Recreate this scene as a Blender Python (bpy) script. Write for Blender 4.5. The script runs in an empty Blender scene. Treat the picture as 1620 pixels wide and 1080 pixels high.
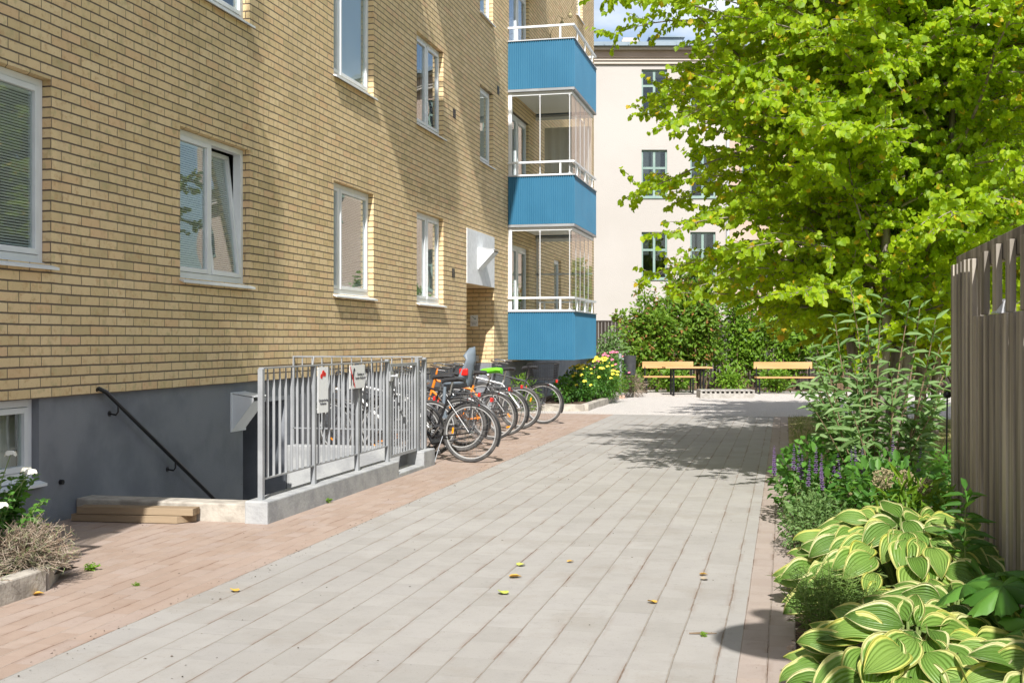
SUN, SKYS, EXPO = 5.0, 0.10, 0.60
import bpy, math, random
import numpy as np
from mathutils import Vector, Matrix, Euler
R = math.radians; PI = math.pi
rnd = random.Random(7); rng = np.random.default_rng(7)
C = bpy.context.scene.collection
scene = bpy.context.scene
# ------------------------------------------------------------------ camera numbers
F = 1850.0; TH = math.atan(432/F); CT, ST = math.cos(TH), math.sin(TH); H = 1.42; HY = 538.0
def P(px, py, Z):                     # a point of the place seen at px,py and Z metres deep
    xc = (px-810)*Z/F
    return Vector((xc*CT - Z*ST, xc*ST + Z*CT, H + (HY-py)*Z/F))
def G(px, py):                        # ground point
    return P(px, py, F*H/(py-HY)) * 1.0
def cam_rot(x, z):                    # camera aligned ground coordinates to world
    return (x*CT - z*ST, x*ST + z*CT)
XF = -5.55
def FY(px):                           # position along the brick facade
    Z = F*(-XF/CT)/(432-(px-810)); return (Z + XF*ST)/CT

# ------------------------------------------------------------------ nodes
def newmat(name):
    m = bpy.data.materials.new(name); m.use_nodes = True; m.node_tree.nodes.clear(); return m, m.node_tree
def N(nt, t, ins=None, **props):
    n = nt.nodes.new(t)
    for k, v in props.items(): setattr(n, k, v)
    for k, v in (ins or {}).items():
        s = n.inputs[k]
        if isinstance(v, bpy.types.NodeSocket): nt.links.new(v, s)
        else:
            if isinstance(v, tuple) and len(v) == 3 and s.type == 'RGBA': v = v+(1,)
            s.default_value = v
    return n
def mth(nt, op, a, b=None, c=None):
    ins = {0: a}
    if b is not None: ins[1] = b
    if c is not None: ins[2] = c
    return N(nt, 'ShaderNodeMath', ins, operation=op).outputs[0]
def mixc(nt, f, a, b, mode='MIX'):
    n = N(nt, 'ShaderNodeMix', None, data_type='RGBA', blend_type=mode)
    for k, v in ((0, f), (6, a), (7, b)):
        s = n.inputs[k]
        if isinstance(v, bpy.types.NodeSocket): nt.links.new(v, s)
        else: s.default_value = v+(1,) if isinstance(v, tuple) and len(v) == 3 else v
    return n.outputs[2]
def sstep(nt, v, lo, hi, a=0.0, b=1.0):
    return N(nt, 'ShaderNodeMapRange', {0: v, 1: lo, 2: hi, 3: a, 4: b}, interpolation_type='SMOOTHSTEP').outputs[0]
def noise(nt, vec, scale, detail=3, rough=.55):
    return N(nt, 'ShaderNodeTexNoise', {'Vector': vec, 'Scale': scale, 'Detail': detail, 'Roughness': rough}).outputs[0]
def ramp(nt, f, stops):
    n = N(nt, 'ShaderNodeValToRGB', {0: f}); cr = n.color_ramp
    while len(cr.elements) < len(stops): cr.elements.new(.5)
    for e, (p, c) in zip(cr.elements, stops): e.position = p; e.color = tuple(c)+(1,)
    return n.outputs[0]
def out(nt, s): N(nt, 'ShaderNodeOutputMaterial', {0: s})
def bumpn(nt, h, dist, strength=1.0): return N(nt, 'ShaderNodeBump', {'Height': h, 'Distance': dist, 'Strength': strength}).outputs[0]
def bsdf(nt, col, rough=.6, metal=0, normal=None, spec=.5):
    ins = {'Base Color': col, 'Roughness': rough, 'Metallic': metal, 'Specular IOR Level': spec}
    if normal is not None: ins['Normal'] = normal
    return N(nt, 'ShaderNodeBsdfPrincipled', ins).outputs[0]
def M(name, c1, c2=None, scale=5, rough=.6, metal=0, bump=0, bscale=60, spec=.5, stretch=(1, 1, 1), detail=4, lo=.35, hi=.65, island=0):
    m, nt = newmat(name)
    co = N(nt, 'ShaderNodeTexCoord').outputs['Object']
    if stretch != (1, 1, 1): co = N(nt, 'ShaderNodeMapping', {'Vector': co, 'Scale': stretch}).outputs[0]
    col = c1
    if c2 is not None: col = mixc(nt, sstep(nt, noise(nt, co, scale, detail), lo, hi), c1, c2)
    if island:
        r = N(nt, 'ShaderNodeNewGeometry').outputs['Random Per Island']
        col = N(nt, 'ShaderNodeHueSaturation', {'Value': mth(nt, 'MULTIPLY_ADD', r, 2*island, 1-island), 'Color': col}).outputs[0]
        kn = noise(nt, N(nt, 'ShaderNodeMapping', {'Vector': co, 'Scale': (1, 1, .5)}).outputs[0], 11, 2)
        col = mixc(nt, mth(nt, 'MULTIPLY', sstep(nt, kn, .70, .76), .6), col, tuple(x*.35 for x in c1))
    nrm = bumpn(nt, noise(nt, co, bscale, 4), bump) if bump else None
    out(nt, bsdf(nt, col, rough, metal, nrm, spec)); return m

def brick_mat():
    m, nt = newmat('yellow_brick'); L, h = .262, .0805
    pos = N(nt, 'ShaderNodeNewGeometry').outputs['Position']
    xyz = N(nt, 'ShaderNodeSeparateXYZ', {0: pos}).outputs
    wob = mth(nt, 'MULTIPLY', mth(nt, 'SUBTRACT', noise(nt, pos, 2.2, 2), .5), .010)
    wob2 = mth(nt, 'MULTIPLY', mth(nt, 'SUBTRACT', noise(nt, pos, 35, 2), .5), .0045)
    v = mth(nt, 'DIVIDE', mth(nt, 'ADD', mth(nt, 'ADD', xyz[2], -.975+.0805), mth(nt, 'ADD', wob, wob2)), h)
    row = mth(nt, 'FLOOR', v); fv = mth(nt, 'SUBTRACT', v, row)
    u = mth(nt, 'ADD', mth(nt, 'DIVIDE', mth(nt, 'ADD', mth(nt, 'ADD', xyz[0], xyz[1]), wob2), L), mth(nt, 'MULTIPLY', mth(nt, 'FLOORED_MODULO', row, 2.0), .5))
    rj = N(nt, 'ShaderNodeTexWhiteNoise', {'W': row}, noise_dimensions='1D').outputs[0]
    u = mth(nt, 'ADD', u, mth(nt, 'MULTIPLY', rj, .06))
    colm = mth(nt, 'FLOOR', u); fu = mth(nt, 'SUBTRACT', u, colm)
    db = mth(nt, 'MULTIPLY', mth(nt, 'MINIMUM', fv, mth(nt, 'SUBTRACT', 1.0, fv)), h)
    dp = mth(nt, 'MULTIPLY', mth(nt, 'MINIMUM', fu, mth(nt, 'SUBTRACT', 1.0, fu)), L)
    mask = mth(nt, 'MULTIPLY', sstep(nt, db, .0047, .0082), sstep(nt, dp, .0022, .0050))
    key = N(nt, 'ShaderNodeCombineXYZ', {0: colm, 1: row, 2: 3.3}).outputs[0]
    wn = N(nt, 'ShaderNodeTexWhiteNoise', {0: key}, noise_dimensions='3D').outputs
    base = ramp(nt, wn[0], [(0, (.60, .46, .25)), (.12, (.70, .53, .285)), (.45, (.75, .565, .315)), (.8, (.79, .61, .355)), (.95, (.73, .51, .28)), (1, (.75, .52, .30))])
    off = N(nt, 'ShaderNodeVectorMath', {0: pos, 1: N(nt, 'ShaderNodeVectorMath', {0: wn[1], 1: (9, 9, 9)}, operation='MULTIPLY').outputs[0]}, operation='ADD').outputs[0]
    base = mixc(nt, mth(nt, 'MULTIPLY', sstep(nt, noise(nt, off, 14, 5, .7), .50, .74), .75), base, (.52, .30, .14))
    base = mixc(nt, mth(nt, 'MULTIPLY', sstep(nt, noise(nt, off, 9, 3), .54, .75), .6), base, (.47, .40, .20))
    base = mixc(nt, mth(nt, 'MULTIPLY', sstep(nt, noise(nt, off, 120, 3, .7), .60, .72), .55), base, (.25, .16, .09))
    base = mixc(nt, mth(nt, 'MULTIPLY', sstep(nt, noise(nt, pos, .8, 4), .45, .7), .10), base, (.42, .35, .20))
    vs_ = N(nt, 'ShaderNodeMapping', {'Vector': pos, 'Scale': (5, 5, .35)}).outputs[0]
    base = mixc(nt, mth(nt, 'MULTIPLY', sstep(nt, noise(nt, vs_, 1.0, 4, .6), .50, .72), .22), base, (.36, .27, .16))
    col = mixc(nt, mask, mixc(nt, noise(nt, pos, 30, 3), (.10, .075, .056), (.20, .155, .115)), base)
    hgt = mth(nt, 'ADD', mask, mth(nt, 'MULTIPLY', noise(nt, off, 90, 5, .7), .22))
    hgt = mth(nt, 'ADD', hgt, mth(nt, 'MULTIPLY', wn[0], .25))
    out(nt, bsdf(nt, col, .82, 0, bumpn(nt, hgt, .006), .3)); return m

def paver_mat(name, w, ln, x0, cols, dirt, sand, jw=.004, var=.5):
    m, nt = newmat(name)
    pos = N(nt, 'ShaderNodeNewGeometry').outputs['Position']
    xyz = N(nt, 'ShaderNodeSeparateXYZ', {0: pos}).outputs
    wob = mth(nt, 'MULTIPLY', mth(nt, 'SUBTRACT', noise(nt, pos, 1.3, 3), .5), .012)
    wob2 = mth(nt, 'MULTIPLY', mth(nt, 'SUBTRACT', noise(nt, pos, 22, 3), .5), .006)
    u = mth(nt, 'DIVIDE', mth(nt, 'ADD', mth(nt, 'ADD', xyz[0], -x0), mth(nt, 'ADD', wob, wob2)), w)
    i = mth(nt, 'FLOOR', u); fu = mth(nt, 'SUBTRACT', u, i)
    ri = N(nt, 'ShaderNodeTexWhiteNoise', {'W': i}, noise_dimensions='1D').outputs[0]
    v = mth(nt, 'ADD', mth(nt, 'DIVIDE', mth(nt, 'ADD', xyz[1], wob2), ln), mth(nt, 'ADD', mth(nt, 'MULTIPLY', mth(nt, 'FLOORED_MODULO', i, 2.0), .5), mth(nt, 'MULTIPLY', ri, .15)))
    j = mth(nt, 'FLOOR', v); fv = mth(nt, 'SUBTRACT', v, j)
    du = mth(nt, 'MULTIPLY', mth(nt, 'MINIMUM', fu, mth(nt, 'SUBTRACT', 1.0, fu)), w)
    dv = mth(nt, 'MULTIPLY', mth(nt, 'MINIMUM', fv, mth(nt, 'SUBTRACT', 1.0, fv)), ln)
    mu = sstep(nt, du, jw*.4, jw*1.3); mv = sstep(nt, dv, jw*.15, jw*.7)
    wn = N(nt, 'ShaderNodeTexWhiteNoise', {0: N(nt, 'ShaderNodeCombineXYZ', {0: i, 1: j, 2: 1.7}).outputs[0]}, noise_dimensions='3D').outputs
    base = ramp(nt, wn[0], [(k/(len(cols)-1), c) for k, c in enumerate(cols)])
    off = N(nt, 'ShaderNodeVectorMath', {0: pos, 1: wn[1]}, operation='ADD').outputs[0]
    base = mixc(nt, mth(nt, 'MULTIPLY', sstep(nt, noise(nt, off, 5, 5, .65), .4, .75), .35), base, tuple(x*.78 for x in cols[0]))
    base = mixc(nt, mth(nt, 'MULTIPLY', sstep(nt, noise(nt, pos, .55, 4), .42, .72), .40), base, tuple(x*.80 for x in cols[1]))
    st = N(nt, 'ShaderNodeMapping', {'Vector': pos, 'Scale': (3.2, .5, 1)}).outputs[0]
    base = mixc(nt, mth(nt, 'MULTIPLY', sstep(nt, noise(nt, st, 1.0, 4), .5, .72), .30), base, tuple(min(1, x*1.12) for x in cols[-1]))
    sp = noise(nt, pos, 260, 4, .8)
    base = mixc(nt, mth(nt, 'MULTIPLY', sstep(nt, sp, .56, .70), .45), base, tuple(x*.55 for x in cols[0]))
    base = mixc(nt, mth(nt, 'MULTIPLY', sstep(nt, sp, .46, .34), .35), base, tuple(min(1, x*1.3) for x in cols[-1]))
    base = mixc(nt, mth(nt, 'MULTIPLY', sstep(nt, noise(nt, pos, 3.0, 5, .7), .66, .76), .35), base, (.17, .12, .08))
    base = mixc(nt, mth(nt, 'MULTIPLY', sstep(nt, noise(nt, pos, 1.4, 6, .72), .52, .66), .30), base, tuple(x*y for x, y in zip(cols[0], (.80, .74, .66))))
    base = mixc(nt, mth(nt, 'MULTIPLY', sstep(nt, noise(nt, pos, 11, 6, .75), .55, .68), .28), base, tuple(x*.70 for x in cols[0]))
    base = mixc(nt, mth(nt, 'MULTIPLY', sstep(nt, noise(nt, pos, 70, 3, .7), .62, .70), .5), base, (.14, .11, .08))
    # joints: brown soil in stretches, pale sand elsewhere
    js = N(nt, 'ShaderNodeMapping', {'Vector': off, 'Scale': (7, .8, 1)}).outputs[0]
    jm = sstep(nt, noise(nt, js, 1.0, 5, .7), .50, .62)
    jc = mixc(nt, jm, sand, dirt)
    halo = mth(nt, 'MULTIPLY', mth(nt, 'MULTIPLY', sstep(nt, du, .036, .003), jm), .55)
    base = mixc(nt, halo, base, tuple(a*.5+b*.5 for a, b in zip(cols[1], dirt)))
    jcm = mth(nt, 'SUBTRACT', 1.0, mth(nt, 'MULTIPLY', mth(nt, 'SUBTRACT', 1.0, mv), mth(nt, 'ADD', .10, mth(nt, 'MULTIPLY', sstep(nt, noise(nt, pos, 1.6, 3), .50, .66), .40))))
    col = mixc(nt, mu, jc, base); col = mixc(nt, jcm, tuple(a*.5 for a in sand), col)
    hgt = mth(nt, 'ADD', mth(nt, 'ADD', mth(nt, 'MULTIPLY', mu, .7), mth(nt, 'MULTIPLY', jcm, .5)), mth(nt, 'ADD', mth(nt, 'MULTIPLY', sp, .25), mth(nt, 'MULTIPLY', wn[0], .3)))
    out(nt, bsdf(nt, col, .85, 0, bumpn(nt, hgt, .005), .3)); return m

def leaf_mat(name, cols, trans, yellow=None, yfrac=.0, tw=.45, rough=.5, spec=.35):
    m, nt = newmat(name)
    r = N(nt, 'ShaderNodeNewGeometry').outputs['Random Per Island']
    base = ramp(nt, r, [(k/(len(cols)-1), c) for k, c in enumerate(cols)])
    t = trans
    if yellow is not None:
        r2 = N(nt, 'ShaderNodeTexWhiteNoise', {'W': r}, noise_dimensions='1D').outputs[0]
        pos = N(nt, 'ShaderNodeNewGeometry').outputs['Position']
        nn = sstep(nt, noise(nt, pos, 1.6, 2), .5, .7)
        f = mth(nt, 'GREATER_THAN', mth(nt, 'ADD', r2, mth(nt, 'MULTIPLY', nn, yfrac*2)), 1-yfrac)
        base = mixc(nt, f, base, yellow); t = mixc(nt, f, trans, tuple(min(1, 1.5*x) for x in yellow))
    t = mixc(nt, mth(nt, 'MULTIPLY', r, .5), t, tuple(x*.6 for x in trans))
    d = bsdf(nt, base, rough, 0, None, spec)
    tr = N(nt, 'ShaderNodeBsdfTranslucent', {0: t}).outputs[0]
    out(nt, N(nt, 'ShaderNodeMixShader', {0: tw, 1: d, 2: tr}).outputs[0]); return m

def glass_mat(name, tint=(.9, .94, .93), refl=.045, rough=.0, k=.85):
    m, nt = newmat(name)
    fc = N(nt, 'ShaderNodeLayerWeight', {'Blend': .5}).outputs[1]
    f = mth(nt, 'MINIMUM', mth(nt, 'MULTIPLY_ADD', mth(nt, 'POWER', fc, 3.6), k, refl), 1.0)
    wav = bumpn(nt, noise(nt, N(nt, 'ShaderNodeTexCoord').outputs['Object'], 1.3, 1), .004)
    gl = N(nt, 'ShaderNodeBsdfGlossy', {0: (.95, .97, 1, 1), 'Roughness': rough, 'Normal': wav}).outputs[0]
    tr = N(nt, 'ShaderNodeBsdfTransparent', {0: tint}).outputs[0]
    out(nt, N(nt, 'ShaderNodeMixShader', {0: f, 1: tr, 2: gl}).outputs[0]); return m

MT = {}
MT['brick'] = brick_mat()
MT['plinth'] = M('plinth_render', (.18, .19, .212), (.235, .245, .265), 1.9, .85, bump=.004, bscale=120, spec=.2)
MT['conc'] = M('painted_concrete', (.30, .305, .31), (.40, .405, .40), 5, .85, bump=.004, bscale=40, spec=.2)
MT['kerb'] = M('weathered_kerb', (.30, .27, .23), (.46, .42, .36), 7, .9, bump=.005, bscale=35, spec=.2)
MT['grey_pave'] = paver_mat('grey_pavers', .194, .29, -3.2, [(.302, .286, .262), (.325, .308, .284), (.345, .328, .304), (.32, .304, .284)], (.17, .10, .062), (.30, .27, .23))
MT['edge_pave'] = paver_mat('edge_pavers', .125, .21, -.2, [(.32, .262, .225), (.34, .28, .24), (.355, .298, .26), (.33, .275, .24)], (.12, .062, .034), (.31, .26, .22))
MT['red_pave'] = paver_mat('red_pavers', .118, .21, -3.2, [(.315, .235, .185), (.34, .255, .203), (.36, .28, .23), (.34, .268, .228)], (.17, .09, .055), (.45, .37, .31), .0028)
MT['soil'] = M('soil', (.045, .032, .022), (.14, .10, .07), 9, 1, bump=.03, bscale=30, spec=.1)
MT['gravel'] = M('gravel', (.38, .35, .32), (.62, .58, .54), 60, .95, bump=.012, bscale=110, spec=.2)
MT['lawn'] = M('dry_lawn', (.42, .35, .18), (.26, .27, .09), 2.2, 1, bump=.02, bscale=80, spec=.1)
MT['earth'] = M('earth', (.17, .15, .10), (.11, .13, .06), .6, 1, bump=.02, bscale=20, spec=.1)
MT['white'] = M('white_paint', (.76, .78, .79), (.70, .72, .73), 3, .35)
MT['whitew'] = M('white_render', (.70, .71, .72), (.78, .79, .80), 12, .9, bump=.006, bscale=150, spec=.2)
MT['blind'] = M('blind_white', (.82, .83, .83), None, rough=.5)
MT['dark'] = M('dark_room', (.05, .055, .06), None, rough=.9)
MT['room'] = M('room', (.22, .22, .21), (.10, .10, .10), .7, rough=.9)
MT['glass'] = glass_mat('window_glass')
MT['clear'] = glass_mat('balcony_glass', (.96, .97, .965), .01, k=.5)
MT['blue'] = M('blue_sheet', (.030, .150, .258), (.036, .166, .28), 1.2, .42)
MT['alu'] = M('aluminium', (.55, .56, .58), None, rough=.4, metal=.3)
MT['rail'] = M('grey_rail_paint', (.25, .26, .27), (.31, .32, .33), 4, .45)
MT['railw'] = M('white_rail', (.70, .72, .73), None, rough=.4)
MT['black'] = M('black_paint', (.012, .012, .014), None, rough=.32)
MT['darkmetal'] = M('dark_metal', (.035, .037, .042), (.05, .05, .055), 8, .5)
MT['rubber'] = M('rubber', (.035, .034, .033), (.09, .085, .08), 8, .8)
MT['chrome'] = M('chrome', (.62, .62, .62), None, rough=.25, metal=1)
MT['alurim'] = M('alu_rim', (.60, .60, .59), None, rough=.35, metal=.55)
MT['ceil'] = M('balcony_ceiling', (.68, .67, .62), None, rough=.9)
MT['cream'] = M('cream_render', (.425, .395, .365), (.455, .425, .395), .25, .92, bump=.01, bscale=25, spec=.15)
MT['salmon'] = M('salmon_render', (.46, .345, .28), (.50, .385, .32), .5, .92, bump=.01, bscale=25, spec=.15)
MT['corn'] = M('cornice', (.36, .275, .215), (.42, .33, .27), .8, .9)
MT['cornw'] = M('cornice_pale', (.50, .44, .385), None, rough=.9)
MT['roof'] = M('roof_metal', (.17, .22, .26), (.24, .29, .33), .6, .45, metal=.2)
MT['greenf'] = M('green_frame', (.19, .28, .245), (.23, .32, .28), 4, .5)
MT['bark'] = M('bark', (.15, .125, .10), (.30, .26, .22), 14, .95, bump=.01, bscale=50, stretch=(1, 1, .2), spec=.1)
MT['twig'] = M('twig', (.16, .11, .065), (.25, .17, .10), 20, .9)
MT['stem_g'] = M('stem_green', (.20, .27, .08), None, rough=.7)
MT['fence'] = M('grey_wood', (.17, .15, .125), (.44, .395, .335), 6, .88, bump=.004, bscale=60, stretch=(1, 1, .06), spec=.2, island=.28)
MT['fence2'] = M('dark_fence_wood', (.035, .028, .024), (.07, .058, .048), 7, .9, stretch=(1, 1, .08), spec=.15)
MT['bench'] = M('bench_wood', (.48, .26, .10), (.56, .33, .15), 6, .5, bump=.002, bscale=40, stretch=(.1, 1, 1))
MT['plank'] = M('plank_wood', (.21, .145, .085), (.31, .235, .155), 9, .8, bump=.003, bscale=50, stretch=(.08, 1, 1), spec=.2)
MT['greyslat'] = M('grey_slats', (.30, .28, .25), (.40, .38, .35), 9, .85, bump=.003, bscale=50, spec=.2)
MT['plankgrey'] = M('grey_plank', (.33, .27, .19), (.42, .36, .27), 9, .85, bump=.003, bscale=50, stretch=(.08, 1, 1), spec=.2)
MT['orange'] = M('orange_paint', (.75, .22, .02), None, rough=.35)
MT['green'] = M('green_cover', (.16, .62, .02), None, rough=.6)
MT['red'] = M('red_plastic', (.65, .02, .015), None, rough=.3)
MT['amber'] = M('amber_reflector', (.95, .30, .01), None, rough=.2)
MT['greyp'] = M('grey_plastic', (.13, .16, .19), (.15, .18, .215), 3, .5)
MT['darkp'] = M('dark_plastic', (.03, .03, .033), None, rough=.6)
MT['silver'] = M('silver_paint', (.5, .51, .52), None, rough=.35, metal=.5)
MT['bluep'] = M('blue_paint', (.03, .10, .32), None, rough=.35)
MT['wine'] = M('wine_paint', (.22, .015, .05), None, rough=.35)
MT['whitep'] = M('white_bike', (.75, .75, .74), None, rough=.35)
MT['ink'] = M('ink', (.06, .06, .07), None, rough=.7)
MT['tan'] = M('tan_curtain', (.50, .47, .40), (.44, .41, .35), 6, .9, stretch=(8, 8, .3))
MT['terr'] = M('terracotta', (.55, .36, .28), None, rough=.9)
MT['pinkfl'] = M('pink_petals', (.72, .10, .22), (.80, .30, .40), 30, .6)
MT['yelfl'] = M('yellow_petals', (.85, .66, .02), (.80, .72, .10), 30, .6)
MT['whifl'] = M('white_petals', (.85, .83, .74), None, rough=.6)
MT['purfl'] = M('purple_petals', (.085, .045, .13), (.15, .095, .19), 60, .7)
MT['dry'] = M('dry_stems', (.24, .165, .11), (.40, .33, .26), 14, .9)
MT['seed'] = M('seedhead', (.36, .33, .16), (.26, .20, .12), 40, .8)
MT['seedp'] = M('seedhead_pink', (.30, .16, .15), (.40, .26, .20), 40, .8)
MT['kats'] = leaf_mat('katsura_leaves', [(.11, .20, .008), (.21, .34, .010), (.33, .47, .012), (.40, .51, .016)], (.64, .83, .02), (.62, .45, .03), .02, .58)
MT['kats2'] = leaf_mat('golden_leaves', [(.16, .25, .012), (.26, .36, .015), (.34, .42, .02)], (.60, .70, .02), (.60, .40, .03), .05, .5)
MT['shrub'] = leaf_mat('shrub_leaves', [(.08, .17, .012), (.13, .25, .02), (.19, .32, .025)], (.30, .48, .03), None, 0, .35)
MT['shrubr'] = leaf_mat('shrub_leaves_bronze', [(.08, .17, .015), (.13, .24, .02), (.18, .28, .03)], (.28, .44, .03), (.30, .15, .05), .06, .35)
MT['bud'] = leaf_mat('butterfly_bush_leaves', [(.085, .165, .045), (.13, .23, .065), (.21, .31, .12)], (.22, .40, .07), None, 0, .28, .6)
MT['rosel'] = leaf_mat('rose_leaves', [(.03, .09, .015), (.06, .17, .025), (.12, .28, .04)], (.20, .42, .04), None, 0, .35)
MT['herb'] = leaf_mat('herb_leaves', [(.08, .15, .045), (.12, .21, .06), (.16, .26, .08)], (.2, .34, .06), None, 0, .3, .6)
MT['feather'] = leaf_mat('feathery_leaves', [(.09, .17, .03), (.16, .25, .05)], (.25, .38, .05), None, 0, .3, .6)
MT['dryleaf'] = M('yellow_leaf', (.70, .46, .05), (.55, .30, .06), 50, .7)
MT['greenleaf'] = M('green_leaf', (.30, .42, .05), (.5, .5, .1), 50, .7)

def hosta_mat():
    m, nt = newmat('hosta_leaf')
    uv = N(nt, 'ShaderNodeSeparateXYZ', {0: N(nt, 'ShaderNodeTexCoord').outputs['UV']}).outputs
    r = N(nt, 'ShaderNodeNewGeometry').outputs['Random Per Island']
    pos = N(nt, 'ShaderNodeNewGeometry').outputs['Position']
    a = mth(nt, 'ABSOLUTE', mth(nt, 'SUBTRACT', mth(nt, 'MULTIPLY', uv[0], 2.0), 1.0))
    streak = noise(nt, N(nt, 'ShaderNodeCombineXYZ', {0: mth(nt, 'MULTIPLY', uv[0], 14), 1: mth(nt, 'MULTIPLY', uv[1], 2.2), 2: mth(nt, 'MULTIPLY', r, 90)}).outputs[0], 1.0, 3)
    edge = mth(nt, 'ADD', mth(nt, 'ADD', a, mth(nt, 'MULTIPLY', mth(nt, 'SUBTRACT', streak, .5), .42)), mth(nt, 'MULTIPLY', mth(nt, 'POWER', uv[1], 6.0), .20))
    f = sstep(nt, edge, .80, .87)
    gr = ramp(nt, r, [(0, (.10, .20, .03)), (.5, (.16, .29, .05)), (1, (.25, .38, .08))])
    ve = mth(nt, 'SINE', mth(nt, 'MULTIPLY', a, 30.0))
    gr = mixc(nt, mth(nt, 'MULTIPLY', sstep(nt, ve, .55, 1.0), .13), gr, (.03, .09, .02))
    gr = mixc(nt, mth(nt, 'MULTIPLY', sstep(nt, noise(nt, pos, 9, 3), .55, .7), .35), gr, (.17, .27, .06))
    cr = mixc(nt, r, (.66, .65, .34), (.54, .54, .10))
    col = mixc(nt, f, gr, cr)
    b = bumpn(nt, ve, .0022)
    d = bsdf(nt, col, .42, 0, b, .45)
    t = N(nt, 'ShaderNodeBsdfTranslucent', {0: mixc(nt, f, (.25, .42, .04), (.85, .80, .15))}).outputs[0]
    out(nt, N(nt, 'ShaderNodeMixShader', {0: .28, 1: d, 2: t}).outputs[0]); return m
MT['hosta'] = hosta_mat()

# ------------------------------------------------------------------ mesh builder
class MB:
    def __init__(s): s.v = []; s.f = []; s.uv = None
    def add(s, vs, fs):
        o = len(s.v); s.v += [tuple(p) for p in vs]; s.f += [tuple(i+o for i in f) for f in fs]; return s
    def quad(s, a, b, c, d): return s.add([a, b, c, d], [(0, 1, 2, 3)])
    def box(s, x0, x1, y0, y1, z0, z1):
        return s.add([(x0,y0,z0),(x1,y0,z0),(x1,y1,z0),(x0,y1,z0),(x0,y0,z1),(x1,y0,z1),(x1,y1,z1),(x0,y1,z1)],
            [(0,3,2,1),(4,5,6,7),(0,1,5,4),(1,2,6,5),(2,3,7,6),(3,0,4,7)])
    def obox(s, c, d, size):            # box centred at c, its x axis along d
        d = Vector(d).normalized(); up = Vector((0,0,1)) if abs(d.z) < .95 else Vector((0,1,0))
        y = up.cross(d).normalized(); z = d.cross(y); c = Vector(c); a, b, e = (k/2 for k in size)
        vs = [c+d*i*a+y*j*b+z*k*e for k in (-1,1) for j in (-1,1) for i in (-1,1)]
        return s.add(vs, [(0,2,3,1),(4,5,7,6),(0,1,5,4),(1,3,7,5),(3,2,6,7),(2,0,4,6)])
    def tube(s, pts, r, n=6, caps=True, closed=False):
        pts = [Vector(p) for p in pts]; m = len(pts)
        rs = r if isinstance(r, (list, tuple)) else [r]*m
        o = len(s.v); prev = None
        for i, p in enumerate(pts):
            if closed: t = pts[(i+1) % m]-pts[i-1]
            else: t = pts[min(i+1, m-1)]-pts[max(i-1, 0)]
            t = t.normalized() if t.length > 1e-9 else Vector((0,0,1))
            if prev is None:
                a = Vector((0,0,1)) if abs(t.z) < .9 else Vector((1,0,0)); nx = a.cross(t).normalized()
            else:
                nx = prev - t*prev.dot(t); nx = nx.normalized() if nx.length > 1e-6 else Vector((1,0,0)).cross(t).normalized()
            prev = nx; ny = t.cross(nx)
            for k in range(n):
                a = 2*PI*k/n; s.v.append(tuple(p+(nx*math.cos(a)+ny*math.sin(a))*rs[i]))
        for i in range(m if closed else m-1):
            for k in range(n):
                a = o+i*n+k; b = o+i*n+(k+1) % n; j = (i+1) % m
                s.f.append((a, b, o+j*n+(k+1) % n, o+j*n+k))
        if caps and not closed:
            s.f.append(tuple(o+k for k in range(n))[::-1]); s.f.append(tuple(o+(m-1)*n+k for k in range(n)))
        return s
    def lathe(s, prof, c=(0,0,0), n=16, axis='z', caps=True):
        o = len(s.v); c = Vector(c)
        for (r, h) in prof:
            for k in range(n):
                a = 2*PI*k/n; x, y = r*math.cos(a), r*math.sin(a)
                s.v.append(tuple(c + (Vector((x,y,h)) if axis == 'z' else Vector((h,x,y)) if axis == 'x' else Vector((x,h,y)))))
        for i in range(len(prof)-1):
            for k in range(n): s.f.append((o+i*n+k, o+i*n+(k+1)%n, o+(i+1)*n+(k+1)%n, o+(i+1)*n+k))
        if caps: s.f.append(tuple(o+k for k in range(n))[::-1]); s.f.append(tuple(o+(len(prof)-1)*n+k for k in range(n)))
        return s
    def ring(s, c, Rr, r, n=40, m=8, flat=1.0, a0=0, a1=2*PI):   # torus in the x-z plane
        full = abs(a1-a0-2*PI) < 1e-6; k_ = n if full else n+1
        o = len(s.v); c = Vector(c)
        for i in range(k_):
            a = a0+(a1-a0)*i/n
            for j in range(m):
                b = 2*PI*j/m; q = Rr+r*math.cos(b)
                s.v.append(tuple(c+Vector((q*math.cos(a), r*flat*math.sin(b), q*math.sin(a)))))
        for i in range(n):
            for j in range(m):
                i2 = (i+1) % k_; s.f.append((o+i*m+j, o+i2*m+j, o+i2*m+(j+1)%m, o+i*m+(j+1)%m))
        return s
    def build(s, name, mat, parent=None, smooth=30, bevel=0, loc=None):
        me = bpy.data.meshes.new(name); me.from_pydata(s.v, [], s.f)
        me.materials.append(MT[mat] if isinstance(mat, str) else mat)
        if smooth:
            me.shade_smooth(); me.set_sharp_from_angle(angle=R(smooth))
        o = bpy.data.objects.new(name, me); C.objects.link(o)
        if parent is not None: o.parent = parent
        if loc is not None: o.location = loc
        if bevel:
            b = o.modifiers.new('Bevel', 'BEVEL'); b.width = bevel; b.segments = 2; b.limit_method = 'ANGLE'
        return o
def tag(o, label=None, cat=None, group=None, kind=None):
    if label: o['label'] = label
    if cat: o['category'] = cat
    if group: o['group'] = group
    if kind: o['kind'] = kind
    return o
def empty(name, loc=(0,0,0), rz=0, **kw):
    o = bpy.data.objects.new(name, None); C.objects.link(o); o.location = loc; o.rotation_euler = (0,0,rz)
    o.empty_display_size = .2; tag(o, **kw); return o
def dup_tree(o, parent=None):
    c = o.copy(); C.objects.link(c)
    if parent is not None: c.parent = parent
    for ch in list(o.children): dup_tree(ch, c)
    return c
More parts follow.
